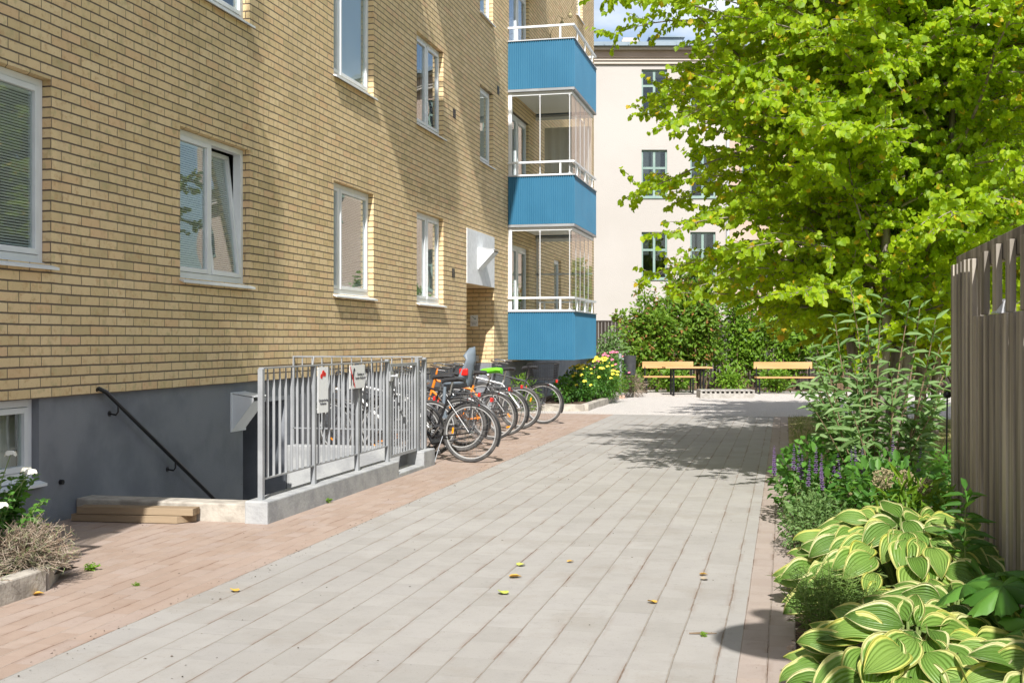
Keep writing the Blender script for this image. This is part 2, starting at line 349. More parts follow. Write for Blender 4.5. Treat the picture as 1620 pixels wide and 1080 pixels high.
def grid_holes(mb, us, vs, holes, f):      # cells of a rectangle minus hole rectangles; f(u,v)->point
    for i in range(len(us)-1):
        for j in range(len(vs)-1):
            cu, cv = (us[i]+us[i+1])/2, (vs[j]+vs[j+1])/2
            if any(h[0] < cu < h[1] and h[2] < cv < h[3] for h in holes): continue
            mb.quad(f(us[i],vs[j]), f(us[i+1],vs[j]), f(us[i+1],vs[j+1]), f(us[i],vs[j+1]))
def text_mesh(name, s, size, mat, parent, loc, rot, align='CENTER'):
    cu = bpy.data.curves.new(name, 'FONT'); cu.body = s; cu.size = size; cu.align_x = align; cu.extrude = .0008
    t = bpy.data.objects.new(name, cu); C.objects.link(t)
    dg = bpy.context.evaluated_depsgraph_get(); dg.update()
    me = bpy.data.meshes.new_from_object(t.evaluated_get(dg)); bpy.data.objects.remove(t)
    me.materials.clear(); me.materials.append(MT[mat])
    o = bpy.data.objects.new(name, me); C.objects.link(o); o.parent = parent; o.location = loc; o.rotation_euler = rot
    return o

# ------------------------------------------------------------------ leaves
ROUND = (np.array([(.07,0,0),(-.04,-.24,.05),(.20,-.46,.10),(.60,-.42,.08),(1.02,0,-.06),(.60,.42,.08),(.20,.46,.10),(-.04,.24,.05)]), [(0,1,2,3,4),(0,4,5,6,7)])
OVAL = (np.array([(0,0,0),(.3,-.24,.06),(.7,-.20,.05),(1,0,-.10),(.7,.20,.05),(.3,.24,.06)]), [(0,1,2,3),(0,3,4,5)])
LANCE = (np.array([(0,0,0),(.28,-.115,.05),(.6,-.09,.02),(1,0,-.2),(.6,.09,.02),(.28,.115,.05)]), [(0,1,2,3),(0,3,4,5)])
BLADE = (np.array([(0,-.03,0),(0,.03,0),(.5,.024,.02),(1,0,-.03),(.5,-.024,.02)]), [(0,1,2,3,4)])
def nrmz(a): return a/np.maximum(np.linalg.norm(a, axis=1, keepdims=True), 1e-9)
def leaves(name, Pt, D, Nn, S, tpl, mat, parent=None):
    Pt, D, Nn, S = map(np.asarray, (Pt, D, Nn, S)); T, fs = tpl
    D = nrmz(D); B = nrmz(np.cross(Nn, D)); U = np.cross(D, B)
    V = Pt[:,None,:] + S[:,None,None]*(T[None,:,0,None]*D[:,None,:]+T[None,:,1,None]*B[:,None,:]+T[None,:,2,None]*U[:,None,:])
    n, k = V.shape[:2]
    loops = np.concatenate([np.array(f) for f in fs]); cnt = [len(f) for f in fs]
    li = (np.arange(n)[:,None]*k+loops[None,:]).ravel()
    tot = np.tile(cnt, n); st = np.concatenate([[0], np.cumsum(tot)[:-1]])
    me = bpy.data.meshes.new(name); me.vertices.add(n*k); me.vertices.foreach_set('co', V.ravel().astype(np.float32))
    me.loops.add(len(li)); me.loops.foreach_set('vertex_index', li.astype(np.int32))
    me.polygons.add(len(tot)); me.polygons.foreach_set('loop_start', st.astype(np.int32)); me.polygons.foreach_set('loop_total', tot.astype(np.int32))
    me.update(calc_edges=True); me.validate(); me.materials.append(MT[mat])
    o = bpy.data.objects.new(name, me); C.objects.link(o); o.parent = parent; return o
# ================================================================== SETTING
PIT = (-5.55, -4.08, 8.62, 12.50)
def sheet(name, x0, x1, y0, y1, z, mat, holes=(), step=None):
    mb = MB()
    xs = sorted({x0, x1}|{h[0] for h in holes}|{h[1] for h in holes}); ys = sorted({y0, y1}|{h[2] for h in holes}|{h[3] for h in holes})
    grid_holes(mb, [x for x in xs if x0 <= x <= x1], [y for y in ys if y0 <= y <= y1], holes, lambda a, b: (a, b, z))
    return tag(mb.build(name, mat, smooth=0), kind='structure')
sheet('ground', -300, 300, -300, 300, -.03, 'earth', [(-6.5, PIT[1], PIT[2], PIT[3])])
sheet('paved_path', -3.2, -.2, -6, 22.3, 0, 'grey_pave')
mb = MB(); grid_holes(mb, [-5.55, -4.08, -3.2], [-6, 8.62, 12.5, 22.3], [PIT], lambda a, b: (a, b, 0)); 
tag(mb.build('red_paving', 'red_pave', smooth=0), kind='structure')
mb = MB(); mb.quad((-.2,-6,0),(.05,-6,0),(.05,22.3,0),(-.2,22.3,0)); tag(mb.build('edge_paving', 'edge_pave', smooth=0), kind='structure')
def bumpy(name, x0, x1, y0, y1, z, amp, mat, cell):
    nx, ny = max(2, int((x1-x0)/cell)), max(2, int((y1-y0)/cell)); mb = MB()
    for j in range(ny+1):
        for i in range(nx+1):
            x = x0+(x1-x0)*i/nx; y = y0+(y1-y0)*j/ny; e = 0 if i in (0, nx) or j in (0, ny) else 1
            mb.v.append((x, y, z+e*(amp*rnd.random()+amp*.8*math.sin(x*2.1+y)*math.sin(y*1.3))))
    for j in range(ny):
        for i in range(nx): a = j*(nx+1)+i; mb.f.append((a, a+1, a+nx+2, a+nx+1))
    return tag(mb.build(name, mat, smooth=80), kind='structure')
bumpy('gravel', -5.4, 12, 22.3, 33.5, -.004, .012, 'gravel', .35)
bumpy('garden_soil', .05, 1.25, -4, 11.2, -.005, .05, 'soil', .09)
bumpy('lawn', .05, 14, 11.2, 22.3, -.004, .03, 'lawn', .25)
bumpy('side_lawn', 1.25, 14, -6, 11.2, -.01, .03, 'lawn', .4)
bumpy('planting_soil', -5.5, -4.16, -3, 6.3, .05, .05, 'soil', .1)
bumpy('flower_bed_soil', -5.5, -4.02, 23.3, 27.7, .09, .04, 'soil', .15)
bumpy('hedge_soil', -4.0, 16, 33.5, 38, -.01, .04, 'soil', .3)

# ================================================================== BRICK APARTMENT BUILDING
bld = empty('brick_apartment_building', (XF, 14, 0), label='yellow brick apartment building with white windows and blue balconies along the left of the path', cat='building')
BI = Matrix.Translation((-XF, -14, 0))
def bpart(mb, name, mat, parent=None, **k):
    o = mb.build(name, mat, parent or bld, **k)
    if parent is None or parent is bld: o.matrix_parent_inverse = BI
    return o
def spart(mb, name, mat, parent, **k): return mb.build(name, mat, parent, **k)   # parent mesh has identity local + BI, children share coords
YS0, YE, ZT = -7.0, 34.5, 14.6
RW = .12                                     # reveal depth
PLZ = .975
wins = []                                    # (y0,y1,z0,z1,split,open)
cols = [(FY(81)-1.47, FY(81), .28, 0), (FY(395)-1.47, FY(395), .5, 1), (FY(591)-1.47, FY(591), .25, 0), (FY(701.5)-1.45, FY(701.5), .5, 0)]
zr = [(2.01, 3.44), (4.785, 6.215), (7.56, 8.99), (10.33, 11.76)]
for ci, (a, b, sp, op) in enumerate(cols):
    for ri, (z0, z1) in enumerate(zr): wins.append((a, b, z0, z1, sp, op if ri == 0 else 0))
for z0, z1 in zr[1:]: wins.append((FY(780)-1.0, FY(780), z0, z1, 0, 0))
Y32 = FY(922)
for z0, z1 in zr[1:]: wins.append((Y32-1.05, Y32, z0, z1, 0, 0))
wins.append((FY(888)-.95, FY(888), 2.01, 3.44, 0, 0))
YN0, YN1 = 2.1, 4.9                          # near balcony stack
YB0 = FY(803.5); YB1 = YB0+2.8
doors = [(YB0+.10, YB0+2.0, 1.18+2.77*k, 3.44+2.77*k) for k in range(4)] + [(YN0+.5, YN0+2.4, 1.18+2.77*k, 3.44+2.77*k) for k in range(4)]
ENT = (FY(738), FY(781.5), PLZ, 2.44)
holes = [w[:4] for w in wins]+doors+[ENT]
us = sorted({YS0, YE}|{h[0] for h in holes}|{h[1] for h in holes}); vs = sorted({PLZ, ZT}|{h[2] for h in holes}|{h[3] for h in holes})
mb = MB(); grid_holes(mb, us, vs, holes, lambda a, b: (XF, a, b))
def reveal(mb, h, d, bottom=True):
    y0, y1, z0, z1 = h; x = XF; w = XF-d
    mb.quad((x,y0,z0),(w,y0,z0),(w,y0,z1),(x,y0,z1)); mb.quad((x,y1,z0),(x,y1,z1),(w,y1,z1),(w,y1,z0))
    mb.quad((x,y0,z1),(w,y0,z1),(w,y1,z1),(x,y1,z1))
    if bottom: mb.quad((x,y0,z0),(x,y1,z0),(w,y1,z0),(w,y0,z0))
for h in holes[:-1]: reveal(mb, h, RW)
reveal(mb, ENT, 1.3, False)
XB = XF-11
mb.quad((XF,YE,PLZ),(XF,YE,ZT),(XB,YE,ZT),(XB,YE,PLZ)); mb.quad((XF,YS0,PLZ),(XB,YS0,PLZ),(XB,YS0,ZT),(XF,YS0,ZT)); mb.quad((XB,YS0,PLZ),(XB,YE,PLZ),(XB,YE,ZT),(XB,YS0,ZT))
mb.box(XF-1.42, XF-1.3, ENT[0]-.1, ENT[1]+.1, 0, 2.6)
wall = bpart(mb, 'wall', 'brick', smooth=0)
mb = MB(); mb.box(XF-11, XF+.25, YS0-.2, YE+.2, ZT, ZT+.25); bpart(mb, 'roof', 'roof', smooth=0)
# rooms behind each window and floor slabs keep the inside of the building closed
mb = MB()
for k in range(4): mb.box(XF-5, XF-.30, YS0+.1, YE-.1, .985+2.77*k+.02, 1.12+2.77*k)
mb.quad((XF-3.5,YS0+.1,1.0),(XF-3.5,YE-.1,1.0),(XF-3.5,YE-.1,ZT),(XF-3.5,YS0+.1,ZT))
for y in (0.2, 5.2, 8.2, 12.1, 15.7, 19.3, 23.5, 27.4, 31): mb.box(XF-3.4, XF-.28, y, y+.1, 1.13, ZT-.05)
bpart(mb, 'interior', 'room', smooth=0)
# plinth, set back a little, with basement window and cellar door recess
XP = XF-.035
bw = (FY(0)-.9, FY(68), .35, PLZ-.005)
cd = (FY(389), FY(456), -1.6, .74)
entp = (ENT[0], ENT[1], -.05, PLZ)
ph = [bw, cd, entp]
us = sorted({YS0, YE}|{h[0] for h in ph}|{h[1] for h in ph}); vs = sorted({-1.6, PLZ}|{h[2] for h in ph}|{h[3] for h in ph}|{-.05})
mb = MB(); grid_holes(mb, us, vs, ph, lambda a, b: (XP, a, b))
XFs = XF; XF = XP; reveal(mb, bw, .14); reveal(mb, cd, .7, False); XF = XFs
mb.quad((XP,YS0,PLZ),(XP,YE,PLZ),(XF,YE,PLZ),(XF,YS0,PLZ))
mb.quad((XP,YE,-.1),(XP,YE,PLZ),(XB,YE,PLZ),(XB,YE,-.1)); mb.quad((XP,ENT[0],-.05),(XP,ENT[0],PLZ),(XP-1.3,ENT[0],PLZ),(XP-1.3,ENT[0],-.05)); mb.quad((XP,ENT[1],-.05),(XP-1.3,ENT[1],-.05),(XP-1.3,ENT[1],PLZ),(XP,ENT[1],PLZ))
plinth = bpart(mb, 'plinth', 'plinth', smooth=0)
mb = MB(); mb.quad((XP,cd[0],-1.58),(XP,cd[1],-1.58),(XP-.7,cd[1],-1.58),(XP-.7,cd[0],-1.58)); mb.box(XP-.78, XP-.7, cd[0]+.003, cd[1]-.003, -1.6, .735); dr = bpart(mb, 'cellar_door', 'darkmetal', smooth=0)
mb = MB(); mb.box(XF-1.29, XF+.0, ENT[0]+.01, ENT[1]-.01, 0.003, .16); mb.box(XF-1.29, XF-.4, ENT[0]+.01, ENT[1]-.01, .163, .32); bpart(mb, 'entrance_step', 'conc', smooth=0)
mb = MB(); mb.box(XF-.012, XF+.012, ENT[0]+.004, ENT[1]-.004, 2.445, 3.43); mb.box(XF-1.29, XF-.013, ENT[0]+.004, ENT[1]-.004, 2.445, 2.50)
bpart(mb, 'entrance_panel', 'whitew', smooth=0)
def ringbox(mb, x0, x1, y0, y1, z0, z1, t):
    mb.box(x0, x1, y0, y0+t, z0, z1); mb.box(x0, x1, y1-t, y1, z0, z1); mb.box(x0, x1, y0+t, y1-t, z0, z0+t); mb.box(x0, x1, y0+t, y1-t, z1-t, z1)
def window(y0, y1, z0, z1, split, op, blind=True, x=None, sill=True):
    x = XF-.075 if x is None else x
    y0 += .003; y1 -= .003; z1 -= .003; z0b = z0+.012
    mb = MB(); ringbox(mb, x-.09, x, y0, y1, z0b, z1, .055)
    sashes = []
    if split:
        ym = y0+(y1-y0)*split; mb.box(x-.09, x, ym-.03, ym+.03, z0b+.055, z1-.055)
        sashes = [(y0+.058, ym-.033), (ym+.033, y1-.058)]
    else: sashes = [(y0+.058, y1-.058)]
    f = bpart(mb, 'window', 'white', smooth=0, bevel=.004)
    for si, (a, b) in enumerate(sashes):
        opened = op and si == 1
        za, zb = z0b+.058, z1-.058
        sm = MB(); t = .045
        ringbox(sm, -.05, .004, a, b, 0, zb-za, t); s = sm.build('sash', 'white', f, smooth=0, bevel=.003)
        pm = MB(); pm.box(-.028, -.022, a+t-.005, b-t+.005, t-.005, zb-za-t+.005); g = pm.build('pane', 'glass', f, smooth=0)
        parts_ = [s, g]
        if blind:
            bm_ = MB(); z = t+.012
            while z < zb-za-t-.02: bm_.quad((-.052, a+t, z), (-.038, a+t, z+.012), (-.038, b-t, z+.012), (-.052, b-t, z)); z += .022
            bm_.box(-.056, -.036, a+t, b-t, zb-za-t-.02, zb-za-t-.004); parts_.append(bm_.build('blind', 'blind', f, smooth=0))
        for o in parts_:
            o.location = (x+.006, 0, za)
            if opened: o.rotation_euler = (0, R(-6.5), 0)
    if sill:
        mb = MB(); a, b = y0-.03, y1+.03; xi, xo = x-.002, XF+.055
        mb.add([(xi,y0,z0b+.002),(xo,a,z0-.028),(xo,b,z0-.028),(xi,y1,z0b+.002),(xi,y0,z0b-.006),(xo,a,z0-.048),(xo,b,z0-.048),(xi,y1,z0b-.006)],
               [(0,1,2,3),(4,7,6,5),(0,4,5,1),(1,5,6,2),(2,6,7,3),(3,7,4,0)])
        mb.build('sill', 'white', f, smooth=0)
    return f
for i, w in enumerate(wins): window(*w, blind=i not in (5, 13))
XFs = XF; XF = XP; window(*bw, .45, 0, blind=False, x=XP-.06); XF = XFs
mb = MB(); mb.quad((XP-.2,bw[0],bw[2]),(XP-.2,bw[1],bw[2]),(XP-.2,bw[1],bw[3]),(XP-.2,bw[0],bw[3])); bpart(mb, 'curtain', 'tan', smooth=0)
for (a, b, z0, z1) in doors:
    x = XF-.06; mb = MB(); a += .003; b -= .003; z1 -= .003
    ringbox(mb, x-.09, x, a, b, z0+.003, z1, .06); ym = a+1.0; mb.box(x-.09, x, ym-.04, ym+.04, z0+.063, z1-.06)
    f = bpart(mb, 'balcony_door', 'white', smooth=0, bevel=.004)
    for (p, q) in ((a+.063, ym-.043), (ym+.043, b-.063)):
        sm = MB(); ringbox(sm, x-.05, x+.006, p, q, z0+.07, z1-.065, .06); sm.build('sash', 'white', f, smooth=0, bevel=.003)
        pm = MB(); pm.box(x-.028, x-.022, p+.055, q-.055, z0+.125, z1-.12); pm.build('pane', 'glass', f, smooth=0)
# wall vents and hoods
for (px, z) in ((718, 1.42+358*0.0), (717, 0), (788, 0)): pass
for px, py in ((718.5, 180), (717, 432), (788, 143)):
    y = FY(px); Z = F*(-XF/CT)/(432-(px-810)); z = H+(HY-py)*Z/F
    mb = MB(); mb.box(XF-.02, XF+.006, y-.075, y+.075, z-.08, z+.08)
    for k in range(5): mb.box(XF+.006, XF+.012, y-.07, y+.07, z-.07+k*.03, z-.058+k*.03)
    bpart(mb, 'wall_vent', 'black', smooth=0)
def hood(y, z, w, h, d, x):
    mb = MB(); mb.box(x, x+.012, y-w/2-.02, y+w/2+.02, z-h/2-.02, z+h/2+.03)
    t = .008
    A = [(x+.012, z+h/2+.012), (x+d, z+h/2-.025), (x+d, z+h/2-.06), (x+.012, z-h/2)]
    for s in (-1, 1):
        yo = y+s*w/2; yi = yo-s*t
        vs_ = [(p[0], yo, p[1]) for p in A]+[(p[0], yi, p[1]) for p in A]
        mb.add(vs_, [(0,1,2,3),(7,6,5,4),(0,4,5,1),(1,5,6,2),(2,6,7,3)])
    mb.add([(x+.012,y-w/2-.006,z+h/2+.02),(x+d+.02,y-w/2-.006,z+h/2-.018),(x+d+.02,y+w/2+.006,z+h/2-.018),(x+.012,y+w/2+.006,z+h/2+.02)]+[(x+.012,y-w/2-.006,z+h/2+.028),(x+d+.02,y-w/2-.006,z+h/2-.010),(x+d+.02,y+w/2+.006,z+h/2-.010),(x+.012,y+w/2+.006,z+h/2+.028)], [(0,3,2,1),(4,5,6,7),(0,1,5,4),(1,2,6,5),(2,3,7,6),(3,0,4,7)])
    mb.add([(x+d,y-w/2,z+h/2-.06),(x+d,y+w/2,z+h/2-.06),(x+.012,y+w/2,z-h/2),(x+.012,y-w/2,z-h/2)], [(0,1,2,3)])
    return bpart(mb, 'vent_hood', 'white', smooth=0)
hood(FY(381), .67, .30, .36, .25, XP); hood(FY(759), 2.93, .34, .36, .30, XF+.012)
# handrail down the cellar stairs
Ya, Yb = FY(156), FY(333)+1.6; za, zb = 1.0, 1.0-(Yb-FY(156))*.60
xr = XP+.085; mb = MB()
mb.tube([(XP+.01,Ya-.02,za+.0),(xr-.03,Ya-.03,za+.02),(xr,Ya+.03,za-.01),(xr,Yb,zb)], .019, 8)
for k in range(4):
    t = .06+.27*k; y = Ya+(Yb-Ya)*t; z = za+(zb-za)*t
    mb.tube([(XP-.002,y,z-.075),(xr-.02,y,z-.085),(xr,y,z-.06),(xr,y,z-.01)], .008, 6); mb.lathe([(.024,0),(.024,.006)], (XP,y,z-.075), 10, 'x')
bpart(mb, 'handrail', 'black')
mb = MB(); mb.lathe([(.02,0),(.02,.03)], (XP, FY(101), .30), 8, 'x'); bpart(mb, 'pipe_stub', 'black')

def corr(mb, p0, p1, z0, z1, nx, ny, pitch=.046, dep=.020, t=.003):   # corrugated sheet from p0 to p1, outward normal (nx,ny)
    L = math.hypot(p1[0]-p0[0], p1[1]-p0[1]); n = max(1, round(L/pitch)); pts = []
    for k in range(n):
        for f, d in ((0,0),(.30,0),(.5,1),(.80,1)):
            pts.append(((k+f)/n, d*dep))
    pts.append((1, 0)); o = len(mb.v)
    for (f, d) in pts:
        x = p0[0]+(p1[0]-p0[0])*f+nx*d; y = p0[1]+(p1[1]-p0[1])*f+ny*d
        mb.v += [(x, y, z0), (x, y, z1)]
    for k in range(len(pts)-1): mb.f.append((o+2*k, o+2*k+2, o+2*k+3, o+2*k+1))
def balcony(y0, y1, k, glazed, curtain=False, lights=False, depth=1.37, zb=None):
    zo = 2.77*k if zb is None else zb; z0, z1 = 1.02+zo, 2.0+zo; x0, x1 = XF+.003, XF+depth
    sl = MB(); sl.box(x0, x1-.03, y0+.03, y1-.03, z0+.02, z0+.17)
    s = bpart(sl, 'balcony', 'ceil', smooth=0)
    mb = MB(); corr(mb, (x0, y0), (x1, y0), z0, z1, 0, -1); corr(mb, (x1, y0), (x1, y1), z0, z1, 1, 0); corr(mb, (x1, y1), (x0, y1), z0, z1, 0, 1)
    mb.box(x1-.018, x1+.004, y0-.004, y0+.018, z0-.004, z1-.002); mb.box(x1-.02, x1-.004, y1-.018, y1+.004, z0, z1)
    mb.build('parapet', 'blue', s, smooth=0)
    mb = MB()
    for (a, b, c, d) in ((x0, x1+.035, y0-.035, y0+.05), (x1-.05, x1+.035, y0+.05, y1-.05), (x0, x1+.035, y1-.05, y1+.035)): mb.box(a, b, c, d, z1, z1+.02)
    mb.build('cap', 'alu', s, smooth=0)
    mb = MB()
    for (a, b, c, d) in ((x0, x1+.02, y0-.02, y0+.06), (x1-.06, x1+.02, y0+.06, y1-.06), (x0, x1+.02, y1-.06, y1+.02)): mb.box(a, b, c, d, z0-.055, z0-.006)
    if k or zb: mb.build('slab_edge', 'rail', s, smooth=0)
    mb = MB(); rz0, rz1 = z1+.265, z1+.305
    mb.box(x0, x1+.02, y0-.02, y0+.025, rz0, rz1); mb.box(x1-.025, x1+.02, y0+.025, y1-.025, rz0, rz1); mb.box(x0, x1+.02, y1-.025, y1+.02, rz0, rz1)
    for f in (.14, .80): xx = x0+(x1-x0)*f; mb.box(xx-.018, xx+.018, y0-.01, y0+.02, z1+.02, rz0); mb.box(xx-.018, xx+.018, y1-.02, y1+.01, z1+.02, rz0)
    for f in (.16, .5, .84): yy = y0+(y1-y0)*f; mb.box(x1-.02, x1+.01, yy-.018, yy+.018, z1+.02, rz0)
    mb.build('railing', 'railw', s, smooth=0)
    if glazed:
        zt = z0+2.77-.058; g0 = z1+.045; mb = MB(); xi = x1-.06; yi = y0+.06; ye = y1-.06
        mb.box(x0, xi+.02, yi-.02, yi+.02, zt-.07, zt-.004); mb.box(xi-.02, xi+.02, yi+.02, ye, zt-.07, zt-.004); mb.box(x0, xi+.02, ye, ye+.03, zt-.07, zt-.004)
        mb.box(x0, xi+.02, yi-.02, yi+.02, z1+.021, g0); mb.box(xi-.02, xi+.02, yi+.02, ye, z1+.021, g0)
        mb.box(x0, x0+.07, yi-.03, yi+.03, z1+.02, zt)
        mb.build('glazing_frame', 'railw', s, smooth=0)
        px = [x0+.075, x0+.66, xi-.03]
        for a, b in zip(px[:-1], px[1:]):
            g = MB(); g.box(a+.003, b-.003, yi-.004, yi+.004, g0+.003, zt-.075); g.build('pane', 'clear', s, smooth=0)
        py_ = [yi+.03+(ye-yi-.06)*q/5 for q in range(6)]
        for a, b in zip(py_[:-1], py_[1:]):
            g = MB(); g.box(xi-.004, xi+.004, a+.003, b-.003, g0+.003, zt-.075); g.build('pane', 'clear', s, smooth=0)
        mb = MB()
        for a in px[1:]: mb.box(a-.010, a+.010, yi-.008, yi+.008, g0, zt-.07); mb.box(a-.018, a+.018, yi-.014, yi+.014, zt-.11, zt-.07); mb.box(a-.018, a+.018, yi-.014, yi+.014, g0, g0+.03)
        for a in py_[1:-1]: mb.box(xi-.006, xi+.006, a-.006, a+.006, g0, zt-.07)
        mb.build('glazing_clip', 'alu', s, smooth=0)
        mb = MB(); mb.box(x0, xi, ye-.02, ye+.02, z1+.9, z1+.94); mb.box(x0+.02, x0+.06, ye-.02, ye+.02, z0+.2, zt-.07)
        if not curtain: mb.build('end_frame', 'alu', s, smooth=0)
    if curtain:
        mb = MB(); n = 30; yc = y1-.12
        for q in range(n+1): xx = x0+.22+(x1-x0-.3)*q/n; mb.v += [(xx, yc+.008*math.sin(q*1.1), z0+.2), (xx, yc+.008*math.sin(q*1.1), z0+2.45)]
        for q in range(n): mb.f.append((2*q, 2*q+2, 2*q+3, 2*q+1))
        mb.build('screen', 'tan', s, smooth=60)
        mb = MB(); mb.box(x0+.3, x0+.75, y0+.3, y0+.5, z1+.02, z1+.06); mb.box(x0+.32, x0+.34, y0+.32, y0+.34, z0+.17, z1+.02); mb.box(x0+.71, x0+.73, y0+.32, y0+.34, z0+.17, z1+.02); mb.build('shelf', 'white', s, smooth=0)
    if lights:
        mb = MB(); pts = [(x0+.2,y1-.2,z1+.95)]+[(x0+.2+(x1-x0-.25)*q/8, y1-.2-(y1-y0-.6)*q/8, z1+.9-.25*math.sin(q*PI/4)**2) for q in range(9)]
        mb.tube(pts, .004, 4)
        for q in (2, 5, 7):
            p = pts[q+1]; mb.tube([p, (p[0],p[1],p[2]-.05)], .012, 6)
            mb.lathe([(.005,-.05),(.03,-.08),(.045,-.12),(.03,-.16),(.002,-.175)], p, 12)
        mb.build('string_lights', 'seed', s)
    return s
balcony(YB0, YB1, 0, True); balcony(YB0, YB1, 1, True, True); balcony(YB0, YB1, 2, False, lights=True); balcony(YB0, YB1, 3, False)
for k in range(4): balcony(YN0, YN1, k, True)
balcony(9.5, 12.25, 4, False, zb=9.9); balcony(14.3, 17.25, 4, False, zb=10.0)

# ================================================================== CELLAR STAIRWELL
XO = -3.89; XI = -4.08
mb = MB()
mb.add([(XI,12.5,.006),(XI,12.5,-1.6),(XI,8.62,-1.6),(XI,8.62,.006)], [(0,1,2,3)])
def slab(x0, x1, y0, y1, z0, z1): mb.box(x0, x1, y0, y1, z0, z1)
slab(XI-.004, XO, 8.36, 11.52, -.2, .175)
slab(XI-.004, XO, 11.52, 12.38, -.2, .045)
slab(XI-.004, XO, 12.38, 12.80, -.2, .19)
for v_ in range(len(mb.v)): pass
sw = mb.build('stairwell_wall', 'conc', bevel=.012, smooth=0)
tag(sw, 'low grey concrete wall edging the cellar stairwell under the metal railing', 'wall')
mb = MB(); mb.box(XP+.004, XI-.006, 12.5, 12.68, -1.6, .215); tag(mb.build('stairwell_end_wall', 'conc', bevel=.01, smooth=0), 'pale concrete wall at the far end of the cellar stairwell, seen through the railing', 'wall')
mb = MB(); mb.box(XP+.004, XI-.008, 8.40, 8.62, -.02, .145); tag(mb.build('stairwell_kerb', 'kerb', bevel=.012, smooth=0), 'worn stone kerb at the head of the cellar stairs, behind the planks', 'kerb')
mb = MB()
for k in range(9): mb.box(XP+.004, XI-.008, 8.63+.26*k, 8.63+.26*(k+1) if k < 8 else 12.49, -1.6, -.17*(k+1)+.02)
tag(mb.build('stairs', 'conc', smooth=0), kind='structure')
# railing
def flatbar(mb, x, y, z0, z1, w=.022, t=.007, ang=0):
    # flat bar turned across the rail, twisted thin at the top
    prof = [(z0, w), (z1-.16, w), (z1-.03, .010), (z1, .009)]; o = len(mb.v)
    for z, ww in prof:
        for dx, dy in ((-ww/2, -t/2), (ww/2, -t/2), (ww/2, t/2), (-ww/2, t/2)): mb.v.append((x+dx, y+dy, z))
    for i in range(3):
        for k in range(4): mb.f.append((o+4*i+k, o+4*i+(k+1)%4, o+4*i+4+(k+1)%4, o+4*i+4+k))
XR = -3.985; RT, RB = 1.195, .34
rl = empty('stairwell_railing', (XR, 8.4, 0), label='grey painted steel railing with flat bars around the cellar stairs', cat='railing')
RI = Matrix.Translation((-XR, -8.4, 0))
def rp(mb, name, mat='rail', p=None, **k):
    o = mb.build(name, mat, p or rl, smooth=0, **k)
    if p is None: o.matrix_parent_inverse = RI
    return o
posts = [8.45, 9.49, 10.55, 11.42]
mb = MB()
mb.box(XR-.022, XR+.022, 8.45, 11.42, RT, RT+.012); mb.box(XR-.015, XR+.015, 8.45, 11.42, RB-.012, RB)
mb.box(XR-.022, XR+.022, 12.43, 12.70, RT, RT+.012); mb.box(XP+.01, XR, 12.60, 12.63, RT+.03, RT+.045); mb.box(XP+.01, XR, 12.60, 12.63, .40, .412); rp(mb, 'top_rail')
for y in posts+[12.42, 12.70]:
    mb = MB(); mb.box(XR-.02, XR+.02, y-.02, y+.02, .17, RT+(.03 if y > 11 else 0)); rp(mb, 'post')
mb = MB(); mb.box(XP+.01, XP+.05, 12.60, 12.63, .2, RT+.03); rp(mb, 'post')
for a, b in zip(posts[:-1], posts[1:]):
    n = round((b-a)/.115)
    for k in range(1, n): mb = MB(); flatbar(mb, XR, a+(b-a)*k/n, RB, RT); rp(mb, 'bar')
for k in range(2): mb = MB(); flatbar(mb, XR, 12.51+.09*k, .2, RT); rp(mb, 'bar')
for k in range(1, 13): x = XP+.03+(XR-XP-.03)*k/13; mb = MB(); mb.box(x-.006, x+.006, 12.609, 12.621, .412, RT+.03); rp(mb, 'bar')
mb = MB(); mb.tube([(XP+.30,12.60,RT+.04),(XP+.30,12.56,RT-.06),(XP+.30,12.54,RT-.10)], .008, 5); rp(mb, 'hook')
g0, g1 = 11.47, 12.36; mb = MB()
mb.box(XR-.018, XR+.018, g0, g0+.035, .2, RT-.02); mb.box(XR-.018, XR+.018, g1-.035, g1, .2, RT-.02); mb.box(XR-.018, XR+.018, g0+.035, g1-.035, RT-.05, RT-.02); mb.box(XR-.018, XR+.018, g0+.035, g1-.035, .2, .23)
gate = rp(mb, 'gate')
for k in range(1, 9): mb = MB(); flatbar(mb, XR, g0+.035+(g1-g0-.07)*k/9, .23, RT-.05); rp(mb, 'bar', p=gate)
mb = MB(); mb.box(XR-.03, XR+.035, g0-.05, g0+.05, 1.0, 1.10); mb.lathe([(.012,0),(.012,.04),(.026,.045),(.026,.07)], (XR+.035,g0,1.05), 10, 'x'); rp(mb, 'lock_box', 'silver', gate)
# signs on the railing (plates face the path, turned a little to the camera)
def sign(name, label, y, z, w, h, x, rz=PI/2, mat='whitep'):
    s = MB(); s.box(-w/2, w/2, -.003, .003, -h/2, h/2); o = s.build(name, mat, smooth=0, bevel=.001); o.location = (x, y, z); o.rotation_euler = (0, 0, rz); return tag(o, label, 'sign')
yy = FY(504); 
s1 = sign('sign', 'tall narrow white bicycle parking sign hanging on the stairwell railing', 9.62, .985, .20, .40, XR+.034, R(86))
text_mesh('lettering', 'Cykelparkering\nförbjuden', .030, 'ink', s1, (0, -.0045, -.10), (PI/2, 0, 0))
mb = MB()
for cx, cz, r in ((-.035,.12,.022),(.0,.145,.026),(.03,.135,.020)): mb.lathe([(r,-.001),(r,.001)], (cx,-.0045,cz), 16, 'y')
mb.build('emblem', 'red', s1)
s2 = sign('sign', 'white sign with a crossed-out dog and two lines of text on the stairwell railing', 10.46, 1.075, .36, .22, XR+.036, R(88))
text_mesh('lettering', 'Rastning av\nhundar förbjuden', .036, 'ink', s2, (.075, -.0045, .012), (PI/2, 0, 0))
